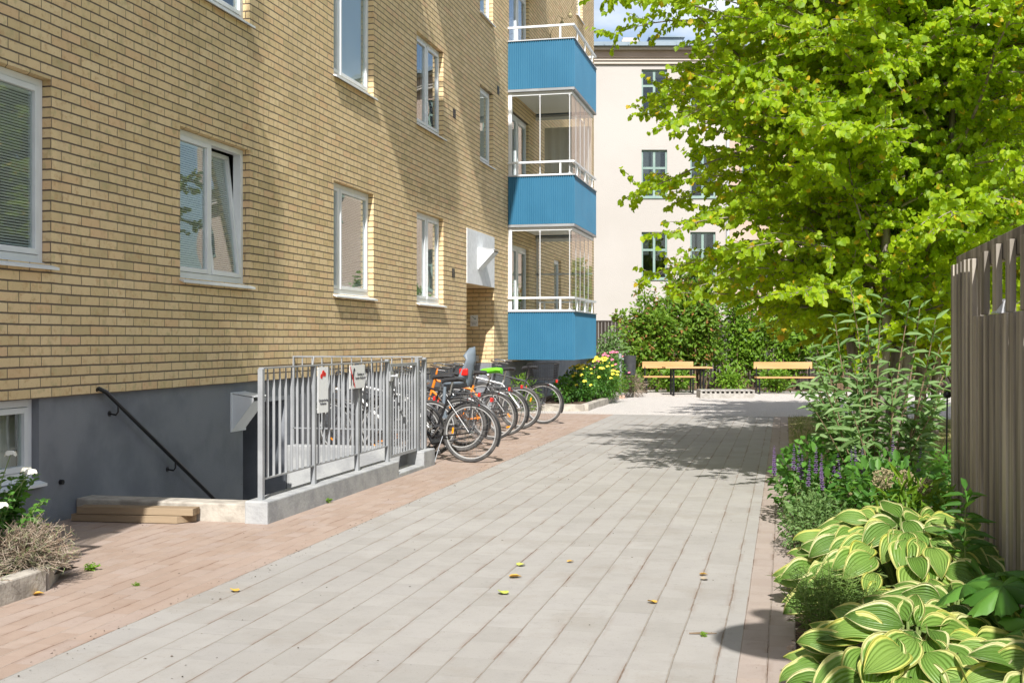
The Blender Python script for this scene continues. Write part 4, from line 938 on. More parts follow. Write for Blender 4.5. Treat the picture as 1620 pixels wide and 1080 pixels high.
def bike(label, y, xr, rz=0, lean=0, paint='black', style='lady', wk='std', rack=True, guards=True, bars='city', saddle='darkp', cover=None, child=False, basket=False, steer=0, refl=True, guardmat='black', kick=True, text=False, spin=0, light=True):
    # local +x is forward; forward faces the wall
    root = empty('bicycle', (xr, y, 0), PI+rz, label=label, cat='bicycle', group='bicycles parked in a row against the brick wall')
    root.rotation_euler = (lean, 0, PI+rz)
    r = .345; RH = Vector((0,0,r)); FH = Vector((1.06,0,r)); BBk = Vector((.46,0,.29)); HT = Vector((.83,0,.88)); HB = Vector((.885,0,.70)); ST = Vector((.27,0,.78))
    f = MB(); 
    if style == 'lady':
        f.tube([HB+Vector((-.005,0,.03)), Vector((.72,0,.52)), Vector((.58,0,.36)), BBk], .021, 8)
        f.tube([HT+Vector((0,0,-.04)), Vector((.70,0,.70)), Vector((.50,0,.48)), BBk+Vector((-.05,0,.08))], .013, 8)
    else:
        f.tube([HT+Vector((.01,0,-.03)), ST+Vector((.02,0,-.06))], .016, 8); f.tube([HB, BBk], .019, 8)
    f.tube([BBk, ST], .016, 8); f.tube([HT+Vector((-.01,0,.03)), HB+Vector((.01,0,-.02))], .021, 8)
    for s in (-1, 1):
        f.tube([BBk+Vector((0,s*.03,0)), Vector((.25,s*.05,.31)), RH+Vector((0,s*.062,0))], .010, 6)
        f.tube([ST+Vector((.02,s*.012,-.06)), RH+Vector((0,s*.062,0))], .008, 6)
    f.lathe([(.028,-.036),(.028,.036)], BBk, 12, 'y'); f.build('frame', paint, root, smooth=50)
    if text: text_mesh('lettering', 'CLASSICO', .048, 'whitep', root, (.56, -.0235, .335), (PI/2, R(0), 0))
    fk = empty('fork', HB, 0); fk.parent = root; fk.rotation_euler = (0, 0, steer)
    bpy.data.objects.remove(fk); fkm = MB()
    for s in (-1, 1): fkm.tube([Vector((.01,s*.035,-.02)), Vector((.06,s*.05,-.18)), FH-HB+Vector((0,s*.055,0))], [.013,.011,.008], 6)
    fkm.tube([(.005,-.035,-.02),(.005,.035,-.02)], .014, 6); fkm.tube([(0,0,-.02), HT-HB+Vector((-.03,0,.14))], .014, 8)
    fo = fkm.build('fork', paint, root, smooth=50); fo.location = HB; fo.rotation_euler = (0, 0, steer)
    w = wheel(root, 0, wk, refl, spin)
    wf = wheel(fo, 0, wk, refl, spin+1); wf.location = FH-HB; 
    hb = MB(); c = HT-HB+Vector((-.03,0,.14)); gms = []
    for s in (-1, 1):
        if bars == 'city': pts = [c, c+Vector((.05,s*.05,.03)), c+Vector((.08,s*.16,.06)), c+Vector((0,s*.27,.05)), c+Vector((-.10,s*.29,.03)), c+Vector((-.20,s*.29,.02))]
        else: pts = [c, c+Vector((.02,s*.10,.02)), c+Vector((0,s*.22,.04)), c+Vector((-.03,s*.31,.03))]
        hb.tube(pts, .011, 8); gm = MB(); gms.append(gm); gm.tube([pts[-1]+(pts[-2]-pts[-1]).normalized()*.12, pts[-1]], .017, 8)
        d = (pts[-1]-pts[-2]).normalized(); b0 = pts[-1]-d*.14; hb.tube([b0, b0+Vector((.05,0,-.035)), b0+Vector((.03,0,-.04))+d*.10], .005, 5)
    hb.tube([c+Vector((.02,-.12,.03)), c+Vector((.12,-.08,.08)), HB-HB+Vector((.03,-.03,.12))], .0035, 4, caps=False); hb.tube([c+Vector((.02,.12,.03)), c+Vector((.14,.06,.06)), Vector((.02,.03,.10))], .0035, 4, caps=False)
    ho = hb.build('handlebar', 'chrome' if bars == 'city' else 'darkp', fo, smooth=50)
    for gm in gms: gm.build('grip', 'rubber', ho, smooth=50)
    if light: lm = MB(); lm.lathe([(.012,-.04),(.036,0),(.038,.02)], (.07,0,.12), 12, 'x'); lm.build('headlight', 'chrome', fo)
    # saddle
    sp = MB(); sp.tube([ST, ST+Vector((-.035,0,.16))], .013, 8); sp.build('seat_post', 'chrome', root, smooth=50)
    sm = MB(); S0 = ST+Vector((-.06,0,.17)); prof_ = [(-.13,.02,.0),(-.12,.075,.012),(-.06,.088,.018),(0,.070,.014),(.06,.036,.010),(.12,.024,.006),(.155,.012,-.008)]; o = 0
    for (dx, hw, dz) in prof_:
        for q in range(10): a = 2*PI*q/10; sm.v.append(tuple(S0+Vector((dx, hw*math.cos(a), dz+.026*math.sin(a)*(1 if math.sin(a) > 0 else 1.2)))))
    for i in range(len(prof_)-1):
        for q in range(10): sm.f.append((i*10+q, i*10+(q+1)%10, i*10+10+(q+1)%10, i*10+10+q))
    sm.f += [tuple(range(10))[::-1], tuple(60+q for q in range(10))]
    if cover:
        for i, v in enumerate(sm.v): sm.v[i] = (S0.x+(v[0]-S0.x)*1.18, v[1]*1.25, S0.z+(v[2]-S0.z)*1.5)
    sm.build('saddle', cover or saddle, root, smooth=60)
    if guards:
        for (cx, a0, a1, p) in ((0, R(-5) if True else 0, R(185), root), (None, R(25), R(190), fo)):
            g_ = MB(); R_ = r+.022; n = 26; c0 = Vector((0,0,r)) if cx == 0 else FH-HB; o = 0
            if cx == 0: a0, a1 = R(35), R(205)
            else: a0, a1 = R(20), R(165)
            for i in range(n+1):
                a = a0+(a1-a0)*i/n
                for (yy, dr) in ((-.028,-.016),(-.018,0),(.018,0),(.028,-.016)): g_.v.append(tuple(c0+Vector((math.cos(a)*(R_+dr), yy, math.sin(a)*(R_+dr)))))
            for i in range(n):
                for q in range(3): g_.f.append((i*4+q, i*4+q+1, i*4+q+5, i*4+q+4))
            for s in (-1, 1):
                a = a1-.25; g_.tube([c0+Vector((0,s*.05,0)), c0+Vector((math.cos(a)*R_, s*.025, math.sin(a)*R_))], .002, 3, caps=False)
            g_.build('mudguard', guardmat, p, smooth=50)
    if rack:
        k_ = MB(); z = .755
        k_.tube([(.20,-.05,z),(-.20,-.055,z),(-.235,0,z),(-.20,.055,z),(.20,.05,z)], .006, 6)
        for xx in (-.15,-.03,.09): k_.tube([(xx,-.052,z),(xx,.052,z)], .004, 5)
        k_.tube([(.18,0,z),(-.2,0,z)], .004, 5)
        for s in (-1, 1): k_.tube([(-.12,s*.055,z),(0,s*.068,r)], .005, 5); k_.tube([(-.02,s*.055,z),(0,s*.068,r)], .005, 5)
        ro = k_.build('rack', 'darkmetal', root, smooth=50)
        m = MB(); m.box(-.262, -.236, -.035, .035, z-.05, z+.0); m.build('rear_light', 'red', root, smooth=0, bevel=.006)
        if basket:
            m = MB(); z2 = z+.012; A = (-.22,.20,-.15,.15); B = (-.25,.23,-.18,.18); hh = .26
            def rect(c, zz): return [(c[0],c[2],zz),(c[1],c[2],zz),(c[1],c[3],zz),(c[0],c[3],zz)]
            for q in range(7):
                f_ = q/6; c = [a+(b-a)*f_ for a, b in zip(A, B)]; m.tube(rect(c, z2+hh*f_), .006 if q in (0, 6) else .0028, 4, closed=True)
            lo, hi = rect(A, z2), rect(B, z2+hh)
            for e in range(4):
                for q in range(14): t_ = q/14; m.tube([Vector(lo[e]).lerp(Vector(lo[(e+1)%4]), t_), Vector(hi[e]).lerp(Vector(hi[(e+1)%4]), t_)], .0022, 3, caps=False)
            for q in range(1, 9): t_ = q/9; m.tube([(A[0]+(A[1]-A[0])*t_, A[2], z2), (A[0]+(A[1]-A[0])*t_, A[3], z2)], .0028, 3, caps=False)
            tag(m.build('bicycle_basket', 'black', root, smooth=0))
            root.children[-1].name = 'basket'
    # drivetrain
    m = MB(); m.lathe([(.085,-.002),(.085,.002)], BBk+Vector((0,-.05,0)), 22, 'y'); m.tube([BBk+Vector((0,-.06,0)), BBk+Vector((.10,-.075,-.13))], .010, 6); m.tube([BBk+Vector((0,.06,0)), BBk+Vector((-.10,.075,.13))], .010, 6)
    m.tube([RH+Vector((0,-.05,.035)), BBk+Vector((0,-.05,.083))], .005, 4); m.tube([RH+Vector((0,-.05,-.035)), BBk+Vector((0,-.05,-.083))], .005, 4); m.tube([RH+Vector((0,.03,0)), RH+Vector((0,-.075,0))], .009, 6); co = m.build('crankset', 'chrome', root, smooth=50)
    m = MB(); m.box(BBk.x+.06, BBk.x+.15, -.16, -.075, BBk.z-.145, BBk.z-.12); m.box(BBk.x-.15, BBk.x-.06, .075, .16, BBk.z+.12, BBk.z+.145); m.build('pedals', 'darkp', co, smooth=0)
    if style == 'lady':
        m = MB(); m.tube([RH+Vector((-.05,-.055,0)), RH+Vector((0,-.055,.05)), BBk+Vector((0,-.055,.10)), BBk+Vector((.09,-.055,.02)), BBk+Vector((.04,-.055,-.09)), RH+Vector((0,-.055,-.045))], .012, 6); m.build('chain_guard', 'darkp', root, smooth=50)
    if kick: m = MB(); m.tube([(.33,.05,.30),(.36,.10,.16),(.38,.17,.005+.17*math.tan(-lean) if False else .004)], .007, 6); m.build('kickstand', 'chrome', root, smooth=50)
    m = MB(); m.lathe([(.024,-.004),(.024,.004)], (-.10,0,.70-.03), 10, 'x'); m.build('rear_reflector', 'red', root)
    if child:
        cs = empty('child_seat', (0,0,0)); bpy.data.objects.remove(cs)
        sh = MB(); NZ = 12; NA = 12; base = Vector((-.02, 0, .82))
        def shell(off, rev=False):
            for i in range(NZ+1):
                t_ = i/NZ
                if t_ < .35: q = t_/.35; cx, cz, hw, wr = .20-.30*q, 0+.02*q, .155, .07     # seat pan
                elif t_ < .85: q = (t_-.35)/.5; cx, cz, hw, wr = -.10-.07*q, .02+.33*q, .155-.025*q, .16-.08*q
                else: q = (t_-.85)/.15; cx, cz, hw, wr = -.17+.01*q, .35+.17*q, .095+.02*math.sin(PI*q)-.05*q*q, .09+.05*math.sin(PI*q)-.04*q
                for j in range(NA+1):
                    u = -1+2*j/NA; fw = wr*abs(u)**2.2
                    if t_ < .35: p = Vector((cx, u*hw, cz+fw*1.1))
                    else: p = Vector((cx+fw, u*hw, cz+(.02*abs(u) if t_ < .85 else -.02*abs(u))))
                    sh.v.append(tuple(base+p+off))
        shell(Vector((0,0,0)))
        for i in range(NZ):
            for j in range(NA):
                if 4 < i < 9 and 4 < j < 7 and i % 2 == 0: continue
                a = i*(NA+1)+j; sh.f.append((a, a+1, a+NA+2, a+NA+1))
        so = sh.build('child_seat', 'greyp', root, smooth=60); s_ = so.modifiers.new('Solidify', 'SOLIDIFY'); s_.thickness = .018
        m = MB(); m.box(-.13, -.02, -.15, .15, .98, 1.07); m.build('cushion', 'red', so, smooth=0, bevel=.015)
        m = MB()
        for s in (-1, 1): m.box(.08, .20, s*.19-.035, s*.19+.035, .45, .48); m.tube([(.16,s*.16,.84),(.17,s*.19,.65),(.15,s*.20,.46)], .022, 8)
        m.tube([(-.03,0,.80),(.20,0,.62)], .012, 6); m.build('foot_rests', 'greyp', so, smooth=50)
    return root
bike('black step-through bicycle with white lettering, closest to the stairwell railing', 13.12, -3.56, R(-3), R(3), 'black', 'lady', text=True, child=False, steer=R(6), spin=.3)
bike('dark bicycle carrying a grey and red child seat, second from the stairwell railing', 14.35, -4.02, R(2), R(-2), 'black', 'lady', 'fat', child=True, spin=.9, steer=R(-8))
bike('dark grey bicycle close to the wall behind the stairwell railing', 13.38, -4.32, R(4), R(-3), 'darkmetal', 'diamond', spin=.7, steer=R(-15), bars='flat', refl=True)
bike('white bicycle half hidden behind the stairwell gate', 13.75, -4.25, R(6), R(4), 'whitep', 'diamond', bars='flat', rack=False, guards=False, spin=.2, steer=R(14))
bike('dark bicycle with flat handlebars between the child-seat bicycle and the orange one', 15.1, -4.18, R(-4), R(3), 'black', 'diamond', bars='flat', rack=False, spin=1.4, steer=R(-12))
bike('orange framed bicycle with a black rack in the middle of the row', 16.15, -4.05, R(2), R(-3), 'orange', 'diamond', rack=True, spin=.5, steer=R(10))
bike('black bicycle with a bright green saddle cover just beyond the orange one', 16.95, -4.06, R(-2), R(2), 'black', 'lady', spin=2.2, steer=R(-6), cover='green')
bike('silver bicycle with knobbly tyres, second from the far end of the row', 18.2, -4.12, R(3), R(3), 'silver', 'diamond', 'fat', rack=False, guards=False, bars='flat', spin=1.0, steer=R(12), light=False)
bike('dark bicycle with a black wire basket at the far end of the row', 19.45, -4.0, R(-3), R(-2), 'darkmetal', 'diamond', basket=True, spin=.1, steer=R(5))

# ================================================================== GARDEN PLANTS
def tubes_obj(lines, rs, mat, parent, name='stems', n=4):
    mb = MB()
    for l, r in zip(lines, rs): mb.tube(l, r, n, caps=False)
    return mb.build(name, mat, parent, smooth=60)
def hosta(label, c, rad, hgt, n, L, seed, tiltb=0):
    g = random.Random(seed); root = empty('hosta_plant', c, 0, label=label, cat='plant', group='variegated hostas in the flower bed')
    mb = MB(); uvs = []; st = MB(); NU, NV = 8, 10
    for i in range(n):
        f = (i+.5)/n; az = i*2.399+g.uniform(-.25,.25); rr = rad*math.sqrt(f)*g.uniform(.85,1.05)
        zc = hgt*(1-.80*f**1.5)*g.uniform(.9,1.08); ll = L*g.uniform(.75,1.12)*(.78+.3*(1-abs(f-.55))); ww = ll*g.uniform(.60,.70)
        out = Vector((math.cos(az), math.sin(az), 0)); b = out*max(.03, rr-ll*.35)+Vector((0,0,zc)); el = R(52-75*f+g.uniform(-12,12))
        n0 = (Vector((.15,-.70,.72))*.75+Vector((0,0,.30))+out*.30+Vector((g.gauss(0,.16),g.gauss(0,.16),g.gauss(0,.12)))).normalized()
        d0 = (out+Vector((g.gauss(0,.25),g.gauss(0,.25),0))).normalized(); d0 = (d0-n0*d0.dot(n0)).normalized(); side = n0.cross(d0); roll = g.uniform(-.25,.25); o = len(mb.v); curl = g.uniform(.5,1.0)
        st.tube([(out.x*.03, out.y*.03, 0), tuple(out*rr*.4+Vector((0,0,zc*.75))), tuple(b)], [.009,.007,.005], 5, caps=False)
        p = b.copy(); e = .18; path = []
        for v in range(NV+1):
            t = v/NV; d = d0*math.cos(e)+n0*math.sin(e); nr = n0*math.cos(e)-d0*math.sin(e); path.append((p.copy(), d, nr)); p = p+d*(ll/NV); e -= curl*(.02+.13*t*t)
        wave = g.uniform(0,6); wa = g.uniform(.004,.014)
        for v in range(NV+1):
            t = v/NV; pp, d, nr = path[v]
            wd = ww*.5*(math.sin(PI*min(1,t*1.0)**.72)**.85 if 0 < t < 1 else (.06 if t == 0 else .0))
            for u in range(NU+1):
                s = -1+2*u/NU; lift = .28*wd*abs(s)**1.5*2+wa*math.sin(wave+t*9)*abs(s)
                q = pp+side*(s*wd)+nr*(lift*.8)
                mb.v.append(tuple(q)); uvs.append((u/NU, t))
        for v in range(NV):
            for u in range(NU): a = o+v*(NU+1)+u; mb.f.append((a, a+1, a+NU+2, a+NU+1))
    ob = mb.build('leaves', 'hosta', root, smooth=80); uvl = ob.data.uv_layers.new(name='UVMap')
    vi = np.zeros(len(ob.data.loops), dtype=np.int32); ob.data.loops.foreach_get('vertex_index', vi); uvl.data.foreach_set('uv', np.array(uvs, dtype=np.float32)[vi].ravel())
    st.build('stalks', 'stem_g', root, smooth=60); return root
hosta('large hosta with cream-edged green leaves in the sunny bed beside the path', (.62, 6.55, 0), .60, .44, 150, .205, 31)
hosta('hosta with cream-edged leaves nearest the camera at the bottom edge', (.50, 4.95, 0), .44, .27, 70, .225, 32)
hosta('hosta with yellow-edged leaves in the bottom right corner against the fence', (.98, 4.65, 0), .34, .26, 46, .20, 33)
hosta('shaded hosta leaves between the large sunny hosta and the nearest one', (.74, 5.62, 0), .34, .24, 34, .21, 34)

def stemmy(name, label, c, n, h, spread, leaf, mat, seed, tpl=LANCE, stemmat='stem_g', nl=22, r=.006, cat='plant', base=.08, droop=.0, lo=.15, sz0=.6, side=None, leafpair=True):
    g = random.Random(seed); root = empty(name, c, 0, label=label, cat=cat); L, Rr = [], []; A, B, D, S = [], [], [], []; tips = []
    for i in range(n):
        a = g.uniform(0, 2*PI); s = spread*math.sqrt(g.random()); hh = h*g.uniform(.7,1.0)*(1-.25*(s/spread if spread else 0))
        if side and i < len(side): tip = Vector(side[i]); hh = tip.z; bx_, by_ = tip.x*.15, tip.y*.15
        else: tip = Vector((math.cos(a)*s, math.sin(a)*s, hh)); bx_, by_ = math.cos(a)*base*g.random(), math.sin(a)*base*g.random()
        b = Vector((bx_, by_, 0)); m1 = b.lerp(tip, .5)+Vector((g.uniform(-.05,.05)*h, g.uniform(-.05,.05)*h, .06*h)); pts = []
        for k in range(11): t = k/10; pts.append((b*(1-t)**2+m1*2*t*(1-t)+tip*t*t)+Vector((0,0,-droop*t**3)))
        L.append(pts); Rr.append([r*(1-.75*k/10) for k in range(11)]); tips.append(pts[-1])
        for q in range(nl):
            t = lo+(1-lo)*q/(nl-1); k = min(9, int(t*10)); p = pts[k].lerp(pts[k+1], t*10-k); d = (pts[k+1]-pts[k]).normalized()
            az = q*PI/2+g.uniform(-.4,.4)
            for s_ in (0, PI) if leafpair else (0,):
                o = Vector((math.cos(az+s_), math.sin(az+s_), 0)); A.append(tuple(p)); B.append(tuple(o+d*g.uniform(.1,.8)+Vector((0,0,g.uniform(-.75,.45))))); D.append(tuple(Vector((g.gauss(0,.3)+.1,g.gauss(0,.3)-.7,.85))+d*.2)); S.append(leaf*g.uniform(.6,1.15)*(sz0+(1-sz0)*math.sin(PI*min(1,t*1.1))))
    tubes_obj(L, Rr, stemmat, root); leaves('leaves', A, B, D, S, tpl, mat, root); return root, tips
# butterfly bush
bb_c = (.74, 9.9, 0)
sd = []
for px, py in ((1345,452),(1395,472),(1440,475),(1455,488),(1320,500),(1372,500),(1290,570),(1262,610),(1528,520),(1300,545),(1490,540),(1480,505)):
    q = P(px, py, 9.4+rnd.uniform(-.5,.6)); sd.append((q.x-bb_c[0], q.y-bb_c[1], q.z))
stemmy('butterfly_bush', 'tall arching shrub with long grey-green leaves at the end of the fence', bb_c, 30, 1.45, .55, .19, 'bud', 51, LANCE, 'twig', 17, .010, 'shrub', .18, 0, .30, .7, sd)
def spikes(name, label, c, n, h, spread, mat, seed, leafmat='herb', lens=.20, fw=.010, leaf=.06):
    root, tips = stemmy(name, label, c, n, h*.72, spread, leaf, leafmat, seed, OVAL, 'stem_g', 10, .0035, 'plant', spread*.6, 0, .05)
    g = random.Random(seed+1)
    for t in tips:
        mb = MB()
        d = Vector((t.x*.25+g.uniform(-.05,.05), t.y*.25, 1)).normalized(); m = 13
        for k in range(m):
            f = k/(m-1); p = t+d*(lens*f); w = fw*(1-.65*f)*(1+.35*(k % 2))
            for q in range(4):
                a = q*PI/2+k*.8+g.random()*.5; o = Vector((math.cos(a), math.sin(a), .6)).normalized(); mb.obox(tuple(p+o*w*.8), tuple(o), (w*1.7, w*.8, w*.7))
        mb.build('flower_spike', mat, root, smooth=0)
    return root
spikes('purple_sage', 'clump of purple sage spikes leaning over the path edge', (.10, 9.15, 0), 8, .74, .24, 'purfl', 61)
spikes('purple_sage', 'fading purple sage spikes under the arching shrub beside the fence', (.62, 9.2, 0), 9, .80, .42, 'purfl', 62, lens=.2)
def leafy(name, label, c, rad, n, size, mat, seed, tpl=OVAL, cat='plant', zc=None, **k):
    root = empty(name, c, 0, label=label, cat=cat); zc = rad[2]*.9 if zc is None else zc
    g = random.Random(seed); mb = MB()
    for i in range(14): a = g.uniform(0, 6.28); mb.tube([(0,0,0), (math.cos(a)*rad[0]*.6, math.sin(a)*rad[1]*.6, zc*1.2)], .004, 3, caps=False)
    mb.build('stems', 'stem_g', root); bush_leaves('foliage', (0,0,zc), rad, n, size, tpl, mat, root, seed=seed, shell=.1); return root
leafy('bushy_plant', 'dark leafy plant below the purple sage at the path edge', (.22, 9.6, 0), (.34,.45,.34), 900, .075, 'rosel', 71)
leafy('grey_herb', 'low grey-green herb spilling over the path edge behind the large hosta', (.20, 8.1, 0), (.26,.5,.20), 2200, .032, 'herb', 72)
leafy('bushy_plant', 'broad leafy undergrowth in the shade under the arching shrub', (.75, 8.9, 0), (.42,.6,.30), 1000, .075, 'rosel', 73)
leafy('bushy_plant', 'upright light green leaves behind the round seed heads', (.80, 7.85, 0), (.28,.22,.30), 260, .11, 'shrub', 74, tpl=LANCE)
leafy('ground_cover', 'small leafy ground cover at the foot of the fence behind the hosta', (1.02, 7.4, 0), (.14,.8,.12), 700, .05, 'herb', 75)
leafy('ground_cover', 'dry leafy ground cover under the tree beyond the fence end', (1.5, 10.8, 0), (.5,.6,.25), 700, .08, 'rosel', 76)
# feathery plant
stemmy('feathery_plant', 'feathery green plant with thin leaves between the two hostas at the path edge', (.20, 5.75, 0), 60, .42, .26, .085, 'feather', 77, BLADE, 'stem_g', 16, .0025, 'plant', .12)
stemmy('tall_lily', 'upright lily stem with narrow leaves growing through the large hosta', (.88, 6.25, 0), 1, .74, .02, .16, 'rosel', 78, LANCE, 'stem_g', 22, .006, 'plant', .01, 0, .2, .8)
# round seed heads
def allium(label, px, py, Z, r, mat, seed):
    q = P(px, py, Z); root = empty('allium', (q.x, q.y, 0), 0, label=label, cat='flower', group='round allium seed heads'); mb = MB(); mb.tube([(0,.02,0),(.01,0,q.z*.5),(0,0,q.z)], .0035, 5); mb.build('stem', 'stem_g', root)
    g = np.random.default_rng(seed); mb = MB()
    for d in nrmz(g.normal(size=(150,3))):
        d = Vector(d); e = r*g.uniform(.8,1.05); mb.tube([(0,0,q.z), tuple(d*e+Vector((0,0,q.z)))], .0008, 3, caps=False); mb.obox(tuple(d*e+Vector((0,0,q.z))), tuple(d), (.009,.008,.008))
    mb.build('seed_head', mat, root, smooth=0)
allium('largest green allium seed head, leftmost of the three behind the hosta', 1397, 757, 7.7, .072, 'seed', 81)
allium('middle allium seed head of the three behind the hosta', 1432, 757, 7.9, .058, 'seed', 82)
allium('rightmost allium seed head of the three behind the hosta', 1464, 770, 7.7, .060, 'seed', 83)
allium('pinkish brown allium seed head among the nearest hosta leaves', 1492, 1035, 4.7, .088, 'seedp', 84)
for k, (px, py, Z, dz) in enumerate(((1385,858,6.2,.0),(1378,900,5.9,0),(1422,895,6.0,0),(1443,870,6.1,0))):
    q = P(px, py, Z); mb = MB(); mb.tube([(0,0,0),(.015*(k-1),.01,q.z*.5),(0,0,q.z)], [.005,.004,.003], 5); mb.lathe([(.002,-.02),(.006,0),(.002,.02)], (0,0,q.z), 6)
    o = mb.build('dry_stalk', 'dry'); o.location = (q.x, q.y, 0); tag(o, ['tallest thin dry flower stalk standing in the large hosta','short dry stalk left of the tallest in the large hosta','dry stalk right of the tallest in the large hosta','rightmost dry stalk in the large hosta'][k], 'stalk')
# big lobed leaves bottom right
def lobed(label, c, specs, seed):
    root = empty('lobed_plant', c, 0, label=label, cat='plant'); g = random.Random(seed); mb = MB(); st = MB()
    for (dx, dy, z, s, az, tilt) in specs:
        o = len(mb.v); c0 = Vector((dx, dy, z)); nr = Vector((math.cos(az)*math.sin(tilt), math.sin(az)*math.sin(tilt), math.cos(tilt))); e1 = Vector((math.cos(az), math.sin(az), 0)); e1 = (e1-nr*e1.dot(nr)).normalized(); e2 = nr.cross(e1)
        n = 56; rim = []
        for k in range(n):
            a = -PI+2*PI*k/n; lob = abs(math.cos(3.5*a)); q = s*(.52+.42*lob**.8)*(1-.25*(abs(a)/PI)**6)+s*.045*((k % 2)*2-1); rim.append((q, a))
        mb.v.append(tuple(c0))
        for fr in (.35, .7, 1.0):
            for (q, a) in rim:
                qq = q*fr if fr == 1 else (q*fr*.9+s*.1*fr); dr = -.22*s*fr*fr+.045*s*math.cos(7*a)*fr*(1 if fr < 1 else .6)
                mb.v.append(tuple(c0+e1*math.cos(a)*qq+e2*math.sin(a)*qq+nr*dr))
        for k in range(n): mb.f.append((o, o+1+k, o+1+(k+1) % n))
        for l in range(2):
            for k in range(n): a_ = o+1+l*n+k; b_ = o+1+l*n+(k+1) % n; mb.f.append((a_, a_+n, b_+n, b_))
        st.tube([(0,0,0), (dx*.5,dy*.5,z*.7), (dx,dy,z)], [.007,.006,.005], 5, caps=False)
    mb.build('leaves', 'rosel', root, smooth=50); st.build('stalks', 'stem_g', root, smooth=50)
lobed('dark green plant with large maple-like leaves at the right edge below the fence', (.98, 5.3, 0), [(-.10,-.10,.40,.20,3.6,.45),(.08,-.02,.44,.17,.3,.25),(-.22,.10,.36,.17,2.8,.5),(.10,.28,.33,.16,1.2,.3),(.0,-.32,.30,.17,4.4,.5),(.15,-.25,.38,.15,5.2,.4),(-.05,.30,.38,.14,2.0,.35)], 91)
leafy('small_lobed_plant', 'small light green lobed plant at the foot of the fence', (1.02, 6.25, 0), (.10,.22,.09), 120, .07, 'shrub', 92, tpl=ROUND)

# roses by the brick wall at left
rc = (-4.58, 6.0, .08)
root, tips = stemmy('rose_bush', 'rose bush with white blooms in the planting bed by the basement window', rc, 34, .66, .38, .075, 'rosel', 101, OVAL, 'stem_g', 16, .006, 'shrub', .15, 0, .12)
def bloom(mb, c, r, seed, n=26):
    g = np.random.default_rng(seed)
    for k in range(n):
        f = (k+.5)/n; az = k*2.399; el = R(80-75*f)+g.normal()*.1; d = Vector((math.cos(az)*math.cos(el), math.sin(az)*math.cos(el), math.sin(el))); t = Vector((-math.sin(az), math.cos(az), 0)); u = d.cross(t); s = r*(.45+.5*f)
        p = Vector(c)+d*r*(.25+.5*f); o = len(mb.v)
        for (a, b, h) in ((-.5,-.4,0),(.5,-.4,0),(.65,.25,.12),(.0,.6,.2),(-.65,.25,.12)): mb.v.append(tuple(p+t*a*s+u*-b*s+d*h*s))
        mb.f.append(tuple(range(o, o+5)))
for k, (px, py, Z) in enumerate(((17,718,7.0),(49,747,7.0),(42,744,7.25),(-40,735,6.9),(3,800,6.6))):
    q = P(px, py, Z); mb = MB(); bloom(mb, (q.x-rc[0], q.y-rc[1], q.z-rc[2]), .036, 110+k); mb.build('bloom', 'whifl', root, smooth=60)
lines = []
for k, (px, py, Z) in enumerate(((17,718,7.0),(49,747,7.0),(42,744,7.25))): q = P(px, py, Z); v = Vector((q.x-rc[0], q.y-rc[1], q.z-rc[2])); lines.append([(0,0,0), tuple(v*.6+Vector((0,0,.1))), tuple(v)])
tubes_obj(lines, [[.006,.004,.003]]*3, 'stem_g', root, 'flower_stalks')
# dried lavender hanging over the kerb
def drybush(label, c, rad, n, L, seed, mat='dry'):
    root = empty('lavender_bush', c, 0, label=label, cat='shrub', group='dry lavender bushes by the kerb'); g = random.Random(seed); mb = MB(); A, B, D, S = [], [], [], []
    for i in range(n):
        a = g.uniform(0, 2*PI); el = g.uniform(-.15, 1.35); d = Vector((math.cos(a)*math.cos(el)*rad[0], math.sin(a)*math.cos(el)*rad[1], math.sin(el)*rad[2])); e = g.uniform(.6,1.1)
        p = d*e; m = d*.5*e+Vector((g.uniform(-.04,.04), g.uniform(-.04,.04), .03)); mb.tube([(d.x*.08,d.y*.08,0), tuple(m), tuple(p)], [.004,.0025,.0015], 3, caps=False)
        for q in range(3): b = m.lerp(p, .3+.23*q); mb.tube([tuple(b), tuple(b+Vector((g.gauss(0,.03), g.gauss(0,.03), g.gauss(.015,.025))))], .0013, 3, caps=False)
        for q in range(6):
            t = g.uniform(.35,1); b = Vector((0,0,0)).lerp(p, t); A.append(tuple(b)); B.append((g.gauss(0,1),g.gauss(0,1),g.gauss(.5,.8))); D.append((g.gauss(0,1),g.gauss(0,1),1)); S.append(.042*g.uniform(.6,1.4))
    mb.build('twigs', mat, root, smooth=60); leaves('leaves', A, B, D, S, BLADE, 'drygrey', root); return root
MT['drygrey'] = M('dry_grey_leaves', (.30, .27, .20), (.20, .28, .09), 20, .9)
drybush('dry lavender bush hanging over the end of the kerb stones', (-4.28, 5.95, .12), (.29,.36,.27), 520, 1, 121)
drybush('dry lavender bush at the left edge under the white roses', (-4.42, 5.35, .12), (.36,.42,.26), 480, 1, 122)
stemmy('young_weed', 'bright green young shoots growing out of the dry lavender', (-4.45, 6.15, .1), 14, .34, .14, .06, 'shrub', 123, OVAL, 'stem_g', 9, .002, 'plant', .05, 0, .3)
